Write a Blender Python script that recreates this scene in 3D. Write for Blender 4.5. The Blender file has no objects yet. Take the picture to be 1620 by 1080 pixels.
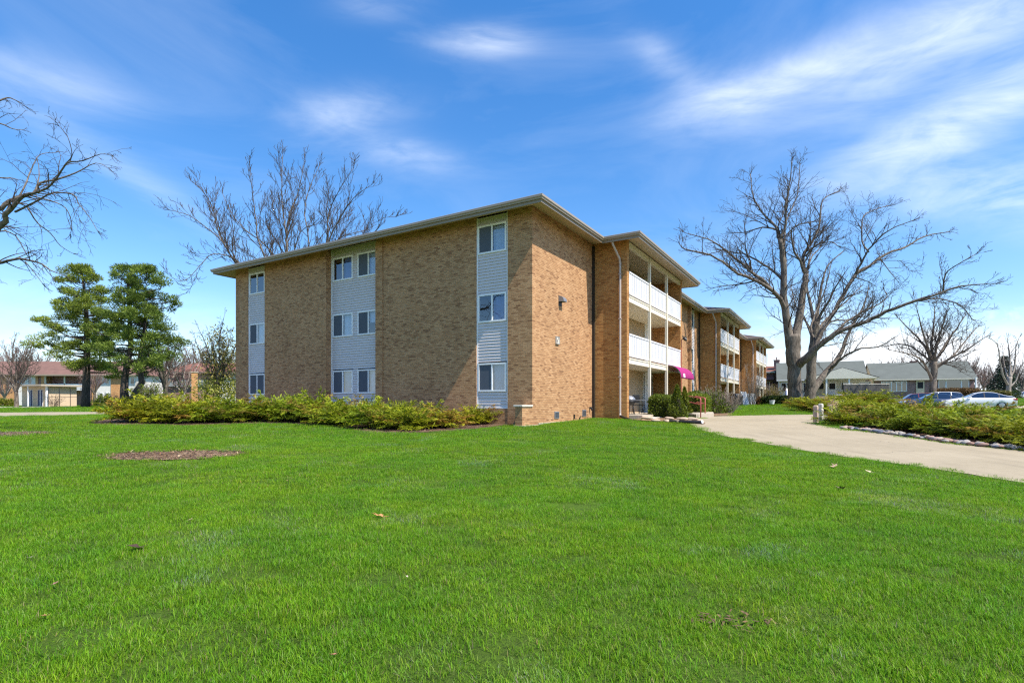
import bpy, bmesh, math, random
import numpy as np
from mathutils import Vector, Matrix
from mathutils.geometry import delaunay_2d_cdt

RAD = math.radians
scene = bpy.context.scene
LINK = scene.collection.objects.link
FPX, CX, HY, EYE = 852.6, 810.0, 638.0, 0.82   # focal length in photo pixels, optical axis, horizon row, eye height over the house base
rnd = random.Random(7)

# ------------------------------------------------------------------ terrain
def drop(y):
    """How far the ground lies below the eye at a distance y."""
    y = np.asarray(y, float)
    near = 1.42 - 0.03 * np.clip(y, -12, 22)
    far = 0.40 + 0.36 * np.exp(-(np.maximum(y, 22) - 22) * 0.03 / 0.36)
    return np.where(y < 22, near, far)

def ground(x, y):
    m = 0.36 * np.exp(-((np.asarray(x) - 21.5) ** 2 + (np.asarray(y) - 41.0) ** 2) / (2 * 5.2 ** 2))
    x = np.asarray(x, float); y = np.asarray(y, float)
    sy = np.clip((y - 50) / 26, 0, 1); sx = np.clip((x - 14) / 20, 0, 1)
    return EYE - drop(y) + m + 1.05 * sy * sy * (3 - 2 * sy) * sx * sx * (3 - 2 * sx)

def gz(x, y):
    return float(ground(x, y))

def gp(u, v):
    """Ground point seen at photo pixel u, v (flat profile, without the mound)."""
    lo, hi = 0.5, 600.0
    for _ in range(60):
        mid = (lo + hi) / 2
        if FPX * float(drop(mid)) / mid > v - HY:
            lo = mid
        else:
            hi = mid
    y = (lo + hi) / 2
    return ((u - CX) / FPX * y, y)

def px(u, v, y):
    """The point at distance y along the line of sight through photo pixel u, v."""
    return Vector(((u - CX) / FPX * y, y, EYE - (v - HY) / FPX * y))

# ------------------------------------------------------------------ objects
def tag(o, label=None, cat=None, group=None, kind=None):
    if label: o['label'] = label
    if cat: o['category'] = cat
    if group: o['group'] = group
    if kind: o['kind'] = kind
    return o

def empty(name, loc=(0, 0, 0), rz=0.0, label=None, cat=None, group=None):
    o = bpy.data.objects.new(name, None)
    LINK(o)
    o.location = loc
    o.rotation_euler = (0, 0, rz)
    o.empty_display_size = 0.2
    return tag(o, label, cat, group)

def copy_tree(o, parent=None):
    c = o.copy()
    LINK(c)
    c.parent = parent
    for ch in list(o.children):
        copy_tree(ch, c)
    return c

def new_obj(name, me, parent=None, loc=None):
    o = bpy.data.objects.new(name, me)
    LINK(o)
    if parent is not None: o.parent = parent
    if loc is not None: o.location = loc
    return o

def box_uv(me):
    n = len(me.polygons)
    if not n: return
    nor = np.empty(n * 3); me.polygons.foreach_get('normal', nor); nor = np.abs(nor.reshape(n, 3))
    tot = np.empty(n, int); me.polygons.foreach_get('loop_total', tot)
    li = np.empty(len(me.loops), int); me.loops.foreach_get('vertex_index', li)
    co = np.empty(len(me.vertices) * 3); me.vertices.foreach_get('co', co); co = co.reshape(-1, 3)
    ln = np.repeat(nor, tot, axis=0)
    p = co[li]
    flat = (ln[:, 2] > 0.75)
    xs = (~flat) & (ln[:, 0] >= ln[:, 1])
    u = np.where(xs, p[:, 1], p[:, 0]); v = np.where(flat, p[:, 1], p[:, 2])
    uv = me.uv_layers.new(name='UVMap')
    uv.data.foreach_set('uv', np.stack([u, v], 1).ravel())

class MB:
    """Collects shapes and links them as ONE mesh object."""
    def __init__(self):
        self.v, self.f, self.mi = [], [], []
    def quad(self, a, b, c, d, m=0):
        i = len(self.v); self.v += [tuple(a), tuple(b), tuple(c), tuple(d)]; self.f.append((i, i+1, i+2, i+3)); self.mi.append(m)
    def tri(self, a, b, c, m=0):
        i = len(self.v); self.v += [tuple(a), tuple(b), tuple(c)]; self.f.append((i, i+1, i+2)); self.mi.append(m)
    def poly(self, pts, m=0):
        i = len(self.v); self.v += [tuple(p) for p in pts]; self.f.append(tuple(range(i, i + len(pts)))); self.mi.append(m)
    def box(self, x0, x1, y0, y1, z0, z1, m=0):
        if x0 > x1: x0, x1 = x1, x0
        if y0 > y1: y0, y1 = y1, y0
        i = len(self.v)
        self.v += [(x0,y0,z0),(x1,y0,z0),(x1,y1,z0),(x0,y1,z0),(x0,y0,z1),(x1,y0,z1),(x1,y1,z1),(x0,y1,z1)]
        for q in ((0,3,2,1),(4,5,6,7),(0,1,5,4),(1,2,6,5),(2,3,7,6),(3,0,4,7)):
            self.f.append(tuple(i + k for k in q)); self.mi.append(m)
    def tube(self, pts, rad, n=6, m=0, cap=True, wob=0.0):
        k = len(pts)
        base = len(self.v)
        up = None
        for i in range(k):
            a = pts[max(i-1, 0)]; b = pts[min(i+1, k-1)]
            dx, dy, dz = b[0]-a[0], b[1]-a[1], b[2]-a[2]
            l = math.sqrt(dx*dx+dy*dy+dz*dz) or 1e-6
            dx, dy, dz = dx/l, dy/l, dz/l
            if up is None:
                up = (1.0, 0.0, 0.0) if abs(dx) < 0.8 else (0.0, 1.0, 0.0)
            s = up[0]*dx+up[1]*dy+up[2]*dz
            ux, uy, uz = up[0]-s*dx, up[1]-s*dy, up[2]-s*dz
            l = math.sqrt(ux*ux+uy*uy+uz*uz) or 1e-6
            ux, uy, uz = ux/l, uy/l, uz/l
            up = (ux, uy, uz)
            wx, wy, wz = dy*uz-dz*uy, dz*ux-dx*uz, dx*uy-dy*ux
            r = rad[i]; p = pts[i]
            for j in range(n):
                t = 2*math.pi*j/n
                rr = r
                if wob: rr = r * (1 + wob * (math.sin(3*t + 1.7*i*0.3) * 0.6 + math.sin(5*t + i*0.5) * 0.4))
                c, sn = math.cos(t)*rr, math.sin(t)*rr
                self.v.append((p[0]+ux*c+wx*sn, p[1]+uy*c+wy*sn, p[2]+uz*c+wz*sn))
        for i in range(k-1):
            for j in range(n):
                a = base+i*n+j; b = base+i*n+(j+1) % n
                self.f.append((a, b, b+n, a+n)); self.mi.append(m)
        if cap and n > 2:
            self.f.append(tuple(base+j for j in reversed(range(n)))); self.mi.append(m)
            self.f.append(tuple(base+(k-1)*n+j for j in range(n))); self.mi.append(m)
    def sweep(self, rings, closed=True, m=0):
        """rings: list of vertex loops of the same length, joined in order."""
        base = len(self.v); n = len(rings[0])
        for r in rings: self.v += [tuple(p) for p in r]
        for i in range(len(rings)-1):
            for j in range(n if closed else n-1):
                a = base+i*n+j; b = base+i*n+(j+1) % n
                self.f.append((a, b, b+n, a+n)); self.mi.append(m)
    def build(self, name, mats, parent=None, smooth=False, uv=True, loc=None, bevel=0.0):
        me = bpy.data.meshes.new(name)
        me.from_pydata(self.v, [], self.f)
        if not isinstance(mats, (list, tuple)): mats = [mats]
        for mm in mats: me.materials.append(mm)
        if len(mats) > 1: me.polygons.foreach_set('material_index', self.mi)
        if smooth: me.polygons.foreach_set('use_smooth', [True]*len(self.f))
        me.update()
        if uv: box_uv(me)
        o = new_obj(name, me, parent, loc)
        if bevel:
            bv = o.modifiers.new('edge', 'BEVEL'); bv.width = bevel; bv.segments = 2; bv.limit_method = 'ANGLE'
        return o

def tri_mesh(name, verts, cols, mats):
    """verts (n,3,3) loose triangles with a colour per triangle."""
    n = len(verts)
    me = bpy.data.meshes.new(name)
    me.vertices.add(n*3); me.vertices.foreach_set('co', np.ascontiguousarray(verts, dtype=np.float32).ravel())
    me.loops.add(n*3); me.loops.foreach_set('vertex_index', np.arange(n*3, dtype=np.int32))
    me.polygons.add(n); me.polygons.foreach_set('loop_start', np.arange(0, n*3, 3, dtype=np.int32))
    me.update(calc_edges=True)
    ca = me.attributes.new('tint', 'FLOAT_COLOR', 'POINT')
    c4 = np.ones((n, 3, 4), np.float32)
    if cols.ndim == 2: c4[:, :, :3] = cols[:, None, :]
    else: c4[:, :, :3] = cols
    ca.data.foreach_set('color', c4.ravel())
    for mm in (mats if isinstance(mats, (list, tuple)) else [mats]): me.materials.append(mm)
    return me

# ------------------------------------------------------------------ materials
class NT:
    def __init__(self, name):
        self.mat = bpy.data.materials.new(name); self.mat.use_nodes = True
        self.t = self.mat.node_tree; self.t.nodes.clear()
        self.out = self.n('OutputMaterial')
    def n(self, kind, **kw):
        nd = self.t.nodes.new('ShaderNode' + kind)
        for k, v in kw.items():
            if k.startswith('i_'): nd.inputs[k[2:].replace('_', ' ')].default_value = v
            else: setattr(nd, k, v)
        return nd
    def l(self, a, b): self.t.links.new(a, b)
    def coord(self, which='Object', scale=(1, 1, 1)):
        c = self.n('TexCoord'); m = self.n('Mapping'); m.inputs['Scale'].default_value = scale
        self.l(c.outputs[which], m.inputs['Vector']); return m.outputs['Vector']
    def noise(self, vec, scale, detail=4, rough=0.55, dist=0.0):
        t = self.n('TexNoise'); t.inputs['Scale'].default_value = scale; t.inputs['Detail'].default_value = detail
        t.inputs['Roughness'].default_value = rough; t.inputs['Distortion'].default_value = dist
        if vec is not None: self.l(vec, t.inputs['Vector'])
        return t.outputs['Fac']
    def ramp(self, fac, stops):
        r = self.n('ValToRGB'); e = r.color_ramp.elements
        while len(e) < len(stops): e.new(0.5)
        for s, (p, c) in zip(e, stops):
            s.position = p; s.color = (c[0], c[1], c[2], 1) if not isinstance(c, float) else (c, c, c, 1)
        self.l(fac, r.inputs['Fac']); return r.outputs['Color']
    def mix(self, fac, a, b, blend='MIX'):
        m = self.n('Mix', data_type='RGBA', blend_type=blend)
        for sock, val in ((m.inputs[0], fac), (m.inputs[6], a), (m.inputs[7], b)):
            if hasattr(val, 'is_linked') or hasattr(val, 'links'): self.l(val, sock)
            elif isinstance(val, (int, float)): sock.default_value = val
            else: sock.default_value = (val[0], val[1], val[2], 1)
        return m.outputs[2]
    def math(self, op, a, b=0.0, clamp=False):
        m = self.n('Math', operation=op, use_clamp=clamp)
        for s, v in ((m.inputs[0], a), (m.inputs[1], b)):
            if isinstance(v, (int, float)): s.default_value = v
            else: self.l(v, s)
        return m.outputs[0]
    def bump(self, h, strength=0.4, dist=0.02):
        b = self.n('Bump'); b.inputs['Strength'].default_value = strength; b.inputs['Distance'].default_value = dist
        self.l(h, b.inputs['Height']); return b.outputs['Normal']
    def principled(self, col, rough=0.8, normal=None, metal=0.0, spec=0.3, **kw):
        p = self.n('BsdfPrincipled')
        if isinstance(col, tuple): p.inputs['Base Color'].default_value = (*col, 1)
        else: self.l(col, p.inputs['Base Color'])
        if isinstance(rough, (int, float)): p.inputs['Roughness'].default_value = rough
        else: self.l(rough, p.inputs['Roughness'])
        p.inputs['Metallic'].default_value = metal
        p.inputs['Specular IOR Level'].default_value = spec
        for k, v in kw.items(): p.inputs[k.replace('_', ' ')].default_value = v
        if normal is not None: self.l(normal, p.inputs['Normal'])
        return p
    def done(self, shader):
        self.l(shader.outputs[0], self.out.inputs['Surface']); return self.mat

def m_plain(name, col, rough=0.7, var=0.18, scale=2.5, bump=0.0, bscale=30, metal=0.0, spec=0.3, stretch=(1, 1, 1)):
    t = NT(name); v = t.coord('Object', stretch)
    n1 = t.noise(v, scale, 5); n2 = t.noise(v, scale * 9, 3)
    f = t.math('ADD', t.math('MULTIPLY', n1, 0.65), t.math('MULTIPLY', n2, 0.35))
    lo = tuple(c * (1 - var) for c in col); hi = tuple(min(1, c * (1 + var)) for c in col)
    c = t.ramp(f, [(0.3, lo), (0.7, hi)])
    nor = t.bump(t.noise(v, bscale, 3), bump) if bump else None
    return t.done(t.principled(c, rough, nor, metal, spec))

def m_brick(name, ramp, mortar, bump=0.6, mfac=1.0):
    t = NT(name); uv = t.coord('UV')
    w = t.noise(uv, 7, 2)
    b = t.n('TexBrick', offset=0.5, squash=1.0)
    b.inputs['Scale'].default_value = 1.0; b.inputs['Brick Width'].default_value = 0.2032; b.inputs['Row Height'].default_value = 0.0677
    b.inputs['Mortar Size'].default_value = 0.0085; b.inputs['Mortar Smooth'].default_value = 0.25
    b.inputs['Color1'].default_value = (0, 0, 0, 1); b.inputs['Color2'].default_value = (1, 1, 1, 1); b.inputs['Mortar'].default_value = (0.5, 0.5, 0.5, 1)
    b.inputs['Bias'].default_value = 0.0
    t.l(uv, b.inputs['Vector'])
    big = t.noise(t.coord('UV', (0.35, 1.0, 1)), 0.9, 4)
    sm = t.noise(uv, 45, 3)
    f = t.math('ADD', b.outputs['Color'], t.math('MULTIPLY', t.math('SUBTRACT', big, 0.5), 0.3))
    f = t.math('ADD', f, t.math('MULTIPLY', t.math('SUBTRACT', sm, 0.5), 0.5))
    col = t.ramp(f, ramp)
    col = t.mix(t.math('MULTIPLY', b.outputs['Fac'], mfac), col, mortar)
    stain = t.ramp(t.noise(t.coord('UV', (0.8, 0.3, 1)), 1.0, 5, 0.6), [(0.34, (0.87, 0.86, 0.85)), (0.56, (1.0, 1.0, 1.0)), (0.75, (1.05, 1.05, 1.04))])
    col = t.mix(1.0, col, stain, 'MULTIPLY')
    h = t.math('ADD', t.math('MULTIPLY', t.math('SUBTRACT', 1.0, b.outputs['Fac']), 0.8), t.math('MULTIPLY', t.noise(uv, 28, 4, 0.65), 0.9))
    h = t.math('ADD', h, t.math('MULTIPLY', b.outputs['Color'], 0.5))
    return t.done(t.principled(col, 0.88, t.bump(h, bump, 0.012), 0, 0.2))

def m_leaf(name, trans=0.35, rough=0.6, gain=1.0, spec=0.25, patch=None):
    t = NT(name)
    a = t.n('Attribute', attribute_name='tint')
    inf = t.n('ObjectInfo')
    hsv = t.n('HueSaturation')
    t.l(a.outputs['Color'], hsv.inputs['Color'])
    hsv.inputs['Saturation'].default_value = 1.0
    t.l(t.math('ADD', gain * 0.88, t.math('MULTIPLY', inf.outputs['Random'], gain * 0.24)), hsv.inputs['Value'])
    c = t.mix(t.math('FRACT', t.math('MULTIPLY', inf.outputs['Random'], 7.31)), t.mix(1.0, hsv.outputs['Color'], (1.12, 1.0, 0.9), 'MULTIPLY'), t.mix(1.0, hsv.outputs['Color'], (0.86, 1.0, 1.05), 'MULTIPLY'))
    if patch:
        g = t.n('NewGeometry')
        n = t.noise(g.outputs['Position'], patch[0], 4)
        c = t.mix(t.ramp(n, [(0.38, 0.0), (0.66, 1.0)]), c, t.mix(1.0, c, patch[1], 'MULTIPLY'))
        n2 = t.noise(g.outputs['Position'], patch[0] * 5.3, 3)
        c = t.mix(t.ramp(n2, [(0.35, 0.0), (0.7, 1.0)]), c, t.mix(1.0, c, patch[2], 'MULTIPLY'))
        if len(patch) > 3:
            n3 = t.noise(g.outputs['Position'], patch[0] * 2.1, 5, 0.65)
            c = t.mix(t.ramp(n3, [(0.55, 0.0), (0.7, 1.0)]), c, t.mix(1.0, c, patch[3], 'MULTIPLY'))
    p = t.principled(c, rough, None, 0, spec)
    tr = t.n('BsdfTranslucent'); t.l(c, tr.inputs['Color'])
    ms = t.n('MixShader'); ms.inputs[0].default_value = trans
    t.l(p.outputs[0], ms.inputs[1]); t.l(tr.outputs[0], ms.inputs[2])
    return t.done(ms)

def m_glass(name, tint=(0.75, 0.8, 0.85), see=0.75):
    t = NT(name)
    g = t.n('BsdfGlossy'); g.inputs['Roughness'].default_value = 0.01; g.inputs['Color'].default_value = (0.95, 0.97, 1, 1)
    tr = t.n('BsdfTransparent'); tr.inputs['Color'].default_value = (*tint, 1)
    lw = t.n('LayerWeight'); lw.inputs['Blend'].default_value = 0.5
    v = t.coord('Object'); nb = t.bump(t.noise(v, 1.3, 2), 0.05, 0.05)
    t.l(nb, g.inputs['Normal'])
    f = t.math('ADD', t.math('POWER', lw.outputs['Facing'], 4.0), 1.0 - see, True)
    ms = t.n('MixShader'); t.l(f, ms.inputs[0]); t.l(tr.outputs[0], ms.inputs[1]); t.l(g.outputs[0], ms.inputs[2])
    return t.done(ms)

def m_bark(name, a, b, vs=(3, 3, 0.6), bump=0.7, sc=4.0):
    t = NT(name); v = t.coord('Object', vs)
    n1 = t.noise(v, sc, 6, 0.65, 0.6); n2 = t.noise(t.coord('Object'), 0.9, 3)
    c = t.ramp(t.math('ADD', t.math('MULTIPLY', n1, 0.7), t.math('MULTIPLY', n2, 0.3)), [(0.36, a), (0.64, b)])
    return t.done(t.principled(c, 0.92, t.bump(n1, bump, 0.04), 0, 0.15))

M = {}
M['brick'] = m_brick('buff_brick', [(0.0, (0.22, 0.104, 0.05)), (0.10, (0.345, 0.176, 0.082)), (0.5, (0.465, 0.252, 0.119)), (1.0, (0.54, 0.315, 0.16))], (0.335, 0.21, 0.118), 0.6)
M['brick_bay'] = m_brick('orange_buff_brick', [(0.0, (0.26, 0.11, 0.036)), (0.10, (0.36, 0.165, 0.052)), (0.5, (0.455, 0.225, 0.074)), (1.0, (0.52, 0.28, 0.10))], (0.34, 0.185, 0.08), 0.6)  # buff brick colours shifted towards orange for the bay walls
M['brick_orange'] = m_brick('orange_brick', [(0.0, (0.40, 0.17, 0.06)), (0.5, (0.55, 0.27, 0.10)), (1.0, (0.62, 0.34, 0.14))], (0.45, 0.3, 0.18), 0.3)
M['brick_red'] = m_brick('dark_red_brick', [(0.0, (0.16, 0.07, 0.06)), (0.5, (0.23, 0.11, 0.09)), (1.0, (0.30, 0.16, 0.13))], (0.33, 0.27, 0.24), 0.3)
M['siding'] = m_plain('grey_vinyl_siding', (0.60, 0.555, 0.55), 0.5, 0.04, 1.5)
M['siding_tan'] = m_plain('tan_lap_siding', (0.46, 0.34, 0.21), 0.6, 0.05, 1.5)
M['white_trim'] = m_plain('white_trim', (0.80, 0.80, 0.80), 0.45, 0.04)
M['cream_trim'] = m_plain('cream_painted_wood', (0.68, 0.62, 0.50), 0.6, 0.08, 3, stretch=(1, 1, 0.3))
M['rail_white'] = m_plain('white_railing_board', (0.63, 0.63, 0.65), 0.5, 0.06, 3)
M['fascia'] = m_plain('taupe_aluminium_fascia', (0.27, 0.22, 0.165), 0.45, 0.05)
M['gutter'] = m_plain('taupe_gutter', (0.30, 0.245, 0.185), 0.35, 0.04, spec=0.5)
M['soffit'] = m_plain('tan_soffit_panel', (0.50, 0.41, 0.29), 0.6, 0.06)
M['shingle'] = m_plain('dark_brown_shingle', (0.085, 0.062, 0.052), 0.9, 0.3, 6, 0.5, 40)
M['shingle_grey'] = m_plain('grey_green_shingle', (0.115, 0.128, 0.115), 0.9, 0.13, 1.2, 0.4, 30)
M['shingle_red'] = m_plain('red_brown_shingle', (0.19, 0.085, 0.06), 0.9, 0.2, 1.2, 0.4, 30)
M['shingle_mauve'] = m_plain('mauve_brown_shingle', (0.17, 0.095, 0.075), 0.9, 0.2, 1.2, 0.4, 30)
M['concrete'] = m_plain('pale_concrete', (0.40, 0.345, 0.27), 0.9, 0.1, 2, 0.3, 60)
M['limestone'] = m_plain('limestone_cap', (0.56, 0.51, 0.43), 0.85, 0.1, 5, 0.3, 40)
M['downspout'] = m_plain('grey_brown_downspout', (0.42, 0.36, 0.33), 0.4, 0.04, spec=0.5)
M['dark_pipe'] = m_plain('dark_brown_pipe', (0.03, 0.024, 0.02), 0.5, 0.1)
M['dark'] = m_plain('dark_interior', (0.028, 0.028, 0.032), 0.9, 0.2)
M['screen'] = m_plain('grey_insect_screen', (0.085, 0.10, 0.125), 0.8, 0.05)
M['curtain'] = m_plain('pale_curtain', (0.50, 0.53, 0.56), 0.9, 0.12, 4, stretch=(6, 6, 0.3))
M['blind'] = m_plain('pale_blind', (0.42, 0.48, 0.55), 0.8, 0.05)
M['blue_curtain'] = m_plain('blue_curtain', (0.10, 0.16, 0.32), 0.9, 0.25, 4, stretch=(6, 6, 0.3))
M['glass'] = m_glass('window_glass', (0.8, 0.87, 0.95), 0.85)
M['glass_dark'] = m_glass('tinted_glass', (0.35, 0.4, 0.45), 0.86)
M['black_metal'] = m_plain('black_metal', (0.018, 0.018, 0.02), 0.45, 0.1, spec=0.5)
M['grey_metal'] = m_plain('grey_metal', (0.24, 0.25, 0.28), 0.4, 0.08, metal=0.3, spec=0.5)
M['red_pipe'] = m_plain('faded_red_paint', (0.42, 0.10, 0.085), 0.5, 0.12, 6, spec=0.4)
def m_awning():
    t = NT('magenta_canvas')
    v = t.coord('Object'); c = t.ramp(t.noise(v, 3, 4), [(0.3, (0.31, 0.022, 0.135)), (0.7, (0.38, 0.03, 0.175))])
    p = t.principled(c, 0.7, None, 0, 0.2); tr = t.n('BsdfTranslucent'); t.l(c, tr.inputs['Color'])
    ms = t.n('MixShader'); ms.inputs[0].default_value = 0.12; t.l(p.outputs[0], ms.inputs[1]); t.l(tr.outputs[0], ms.inputs[2])
    return t.done(ms)
M['awning'] = m_awning()
M['bark'] = m_bark('grey_brown_bark', (0.04, 0.032, 0.026), (0.25, 0.21, 0.17), bump=1.0)
M['bark_dark'] = m_bark('dark_bark', (0.035, 0.028, 0.024), (0.11, 0.09, 0.075))
M['bark_pale'] = m_bark('pale_bark', (0.17, 0.14, 0.12), (0.40, 0.35, 0.30))
M['twig'] = m_plain('grey_twig', (0.065, 0.052, 0.043), 0.9, 0.2)
M['twig_pale'] = m_plain('pale_twig', (0.24, 0.19, 0.15), 0.9, 0.2)
M['twig_mauve'] = m_plain('mauve_twig', (0.20, 0.13, 0.115), 0.9, 0.2)
M['stem'] = m_bark('weathered_juniper_stem', (0.10, 0.075, 0.06), (0.34, 0.29, 0.25))
M['juniper'] = m_leaf('juniper_foliage', 0.25, 0.6)
M['pine'] = m_leaf('pine_needles', 0.2, 0.55)
M['leafy'] = m_leaf('clipped_leaves', 0.3, 0.45)
M['grass'] = m_leaf('lawn_grass', 0.5, 0.5, 1.0, 0.12, (0.32, (1.28, 1.08, 0.9), (0.74, 0.84, 0.95), (1.35, 1.08, 4.0)))
# ------------------------------------------------------------------ camera, sun, sky
cam = bpy.data.objects.new('camera', bpy.data.cameras.new('camera')); LINK(cam)
cam.location = (0, 0, EYE); cam.rotation_euler = (RAD(90), 0, 0)
cam.data.sensor_width = 36; cam.data.lens = FPX / 1620 * 36; cam.data.shift_y = 98 / 1620
cam.data.clip_end = 3000; cam.data.clip_start = 0.05
scene.camera = cam
SUN_DIR = Vector((0.8537 - 0.14*0.5207, -0.5207 - 0.14*0.8537, 1.425)).normalized()      # towards the sun
SUN_EL = math.asin(SUN_DIR.z); SUN_AZ = math.atan2(SUN_DIR.x, SUN_DIR.y)
sl = bpy.data.lights.new('sun', 'SUN'); sl.energy = 5.0; sl.angle = RAD(0.53); sl.color = (1.0, 0.93, 0.82)
so = bpy.data.objects.new('sun', sl); LINK(so); so.location = (40, -30, 60)
so.rotation_euler = (-SUN_DIR).to_track_quat('-Z', 'Y').to_euler()
scene.view_settings.view_transform = 'Standard'; scene.view_settings.look = 'None'
scene.cycles.use_denoising = False; scene.cycles.use_adaptive_sampling = False; scene.cycles.sample_clamp_indirect = 3.0; scene.cycles.filter_width = 1.25
scene.view_settings.exposure = 0.72; scene.view_settings.gamma = 1.0

def build_sky():
    w = bpy.data.worlds.new('World'); scene.world = w; w.use_nodes = True
    t = w.node_tree; t.nodes.clear()
    def N(k, **kw):
        n = t.nodes.new('ShaderNode' + k)
        for a, b in kw.items(): setattr(n, a, b)
        return n
    L = t.links.new
    sky = N('TexSky', sky_type='NISHITA'); sky.sun_disc = False
    sky.sun_elevation = SUN_EL; sky.sun_rotation = SUN_AZ
    sky.altitude = 200; sky.air_density = 1.0; sky.dust_density = 0.35; sky.ozone_density = 2.4
    co = N('TexCoord')
    def M2(op, a, b=0.0, clamp=False):
        m = N('Math', operation=op, use_clamp=clamp)
        for s, v in ((m.inputs[0], a), (m.inputs[1], b)):
            if isinstance(v, (int, float)): s.default_value = v
            else: L(v, s)
        return m.outputs[0]
    def dot(vec):
        d = N('VectorMath', operation='DOT_PRODUCT'); L(co.outputs['Generated'], d.inputs[0]); d.inputs[1].default_value = vec
        return d.outputs['Value']
    def noise(scale, detail, stretch, rot=(0, 0, 0), dist=0.0, rough=0.6):
        m = N('Mapping'); m.inputs['Scale'].default_value = stretch; m.inputs['Rotation'].default_value = rot
        L(co.outputs['Generated'], m.inputs['Vector'])
        n = N('TexNoise'); n.inputs['Scale'].default_value = scale; n.inputs['Detail'].default_value = detail
        n.inputs['Roughness'].default_value = rough; n.inputs['Distortion'].default_value = dist
        L(m.outputs['Vector'], n.inputs['Vector']); return n.outputs['Fac']
    wisp = noise(2.2, 8, (1.0, 1.0, 3.4), (0.0, 0.22, 0.3), 0.7, 0.58)
    fine = noise(7.0, 6, (1.0, 1.0, 3.2), (0.0, 0.30, 0.2), 0.9, 0.6)
    puff = noise(9.0, 6, (1.0, 1.0, 1.6), (0, 0, 0), 0.2, 0.6)
    def direction(u, v): return Vector(((u - CX) / FPX, 1.0, -(v - HY) / FPX)).normalized()
    total = None
    # patches of high cloud: where in the sky (centre taken from image pixels), angle of the streak, half length and half width (radians), density
    for (u, v, ang, la, lb, amt) in CLOUDS:
        c = direction(u, v)
        east = Vector((c.y, -c.x, 0)).normalized(); up = east.cross(c).normalized()
        ca, sa = math.cos(RAD(ang)), math.sin(RAD(ang))
        ax = east * ca + up * sa; bx = up * ca - east * sa
        x = M2('MULTIPLY', dot(ax), 1 / la); x = M2('SUBTRACT', x, c.dot(ax) / la)
        y = M2('MULTIPLY', dot(bx), 1 / lb); y = M2('SUBTRACT', y, c.dot(bx) / lb)
        q = M2('ADD', M2('MULTIPLY', x, x), M2('MULTIPLY', y, y))
        g = M2('MULTIPLY', M2('EXPONENT', M2('MULTIPLY', q, -1.0)), amt)
        g = M2('MULTIPLY', g, M2('GREATER_THAN', dot(c), 0.0))
        total = g if total is None else M2('ADD', total, g)
    tex = M2('ADD', M2('MULTIPLY', wisp, 0.62), M2('MULTIPLY', fine, 0.38))
    tex = M2('MULTIPLY', M2('SUBTRACT', tex, 0.33), 3.2, True)
    cirrus = M2('MULTIPLY', M2('MULTIPLY', total, tex), 0.54)
    veil = M2('MULTIPLY', M2('SUBTRACT', wisp, 0.47), 0.35, True)
    # low cumulus bank along the horizon
    z = dot((0, 0, 1))
    band = M2('MULTIPLY', M2('SUBTRACT', 0.165, z), 9.0, True)
    cum = M2('MULTIPLY', M2('MULTIPLY', M2('SUBTRACT', M2('ADD', puff, M2('MULTIPLY', band, 0.2)), 0.585), 9.0, True), M2('MULTIPLY', band, 1.0))
    cum = M2('MULTIPLY', cum, M2('ADD', 0.25, M2('MULTIPLY', M2('ADD', dot((0.75, 0.65, 0)), -0.55), 1.8, True), True))
    cover = M2('ADD', M2('ADD', cirrus, veil), cum, True)
    # haze: air near the horizon is paler
    hz = M2('MULTIPLY', M2('POWER', M2('SUBTRACT', 1.0, M2('MAXIMUM', z, 0.0)), 7.0), 0.36)
    sat = N('HueSaturation'); sat.inputs['Hue'].default_value = 0.503; sat.inputs['Saturation'].default_value = 1.32; sat.inputs['Value'].default_value = 1.18
    L(sky.outputs['Color'], sat.inputs['Color']); L(M2('ADD', 1.12, M2('MULTIPLY', M2('MAXIMUM', dot((0, 0, 1)), 0.0), 0.42)), sat.inputs['Value'])
    mx0 = N('Mix', data_type='RGBA'); L(hz, mx0.inputs[0]); L(sat.outputs['Color'], mx0.inputs[6]); mx0.inputs[7].default_value = (4.3, 5.7, 7.6, 1)
    mx = N('Mix', data_type='RGBA'); L(cover, mx.inputs[0]); L(mx0.outputs[2], mx.inputs[6]); mx.inputs[7].default_value = (7.2, 7.6, 8.0, 1)
    bg = N('Background'); bg.inputs['Strength'].default_value = 0.115
    L(mx.outputs[2], bg.inputs['Color'])
    out = N('OutputWorld'); L(bg.outputs[0], out.inputs['Surface'])
CLOUDS = [
    (770, 66, 3, 0.075, 0.020, 0.8), (555, 178, 14, 0.085, 0.030, 0.85), (640, 243, -4, 0.085, 0.024, 0.7),
    (1140, 152, 10, 0.09, 0.028, 0.95), (1270, 118, 16, 0.13, 0.030, 0.75), (1480, 60, 14, 0.18, 0.04, 0.6), (1620, 15, 10, 0.14, 0.05, 0.75),
    (1470, 215, 14, 0.15, 0.036, 1.0), (1590, 170, 18, 0.12, 0.04, 0.7), (1570, 285, -8, 0.11, 0.035, 1.0), (1640, 325, -12, 0.10, 0.04, 0.8),
    (110, 130, -8, 0.08, 0.025, 0.35), (20, 118, -10, 0.08, 0.022, 0.3), (150, 245, -22, 0.16, 0.02, 0.4), (600, 5, 10, 0.06, 0.02, 0.5),
    (30, 480, 0, 0.09, 0.045, 0.5), (1230, 525, 0, 0.09, 0.045, 1.0), (1330, 560, 0, 0.16, 0.04, 0.9), (1600, 545, 0, 0.1, 0.035, 1.0),
    (1430, 560, 0, 0.14, 0.03, 0.6), (290, 500, 0, 0.1, 0.03, 0.35), (1050, 95, -40, 0.07, 0.02, 0.45)]
build_sky()

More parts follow.
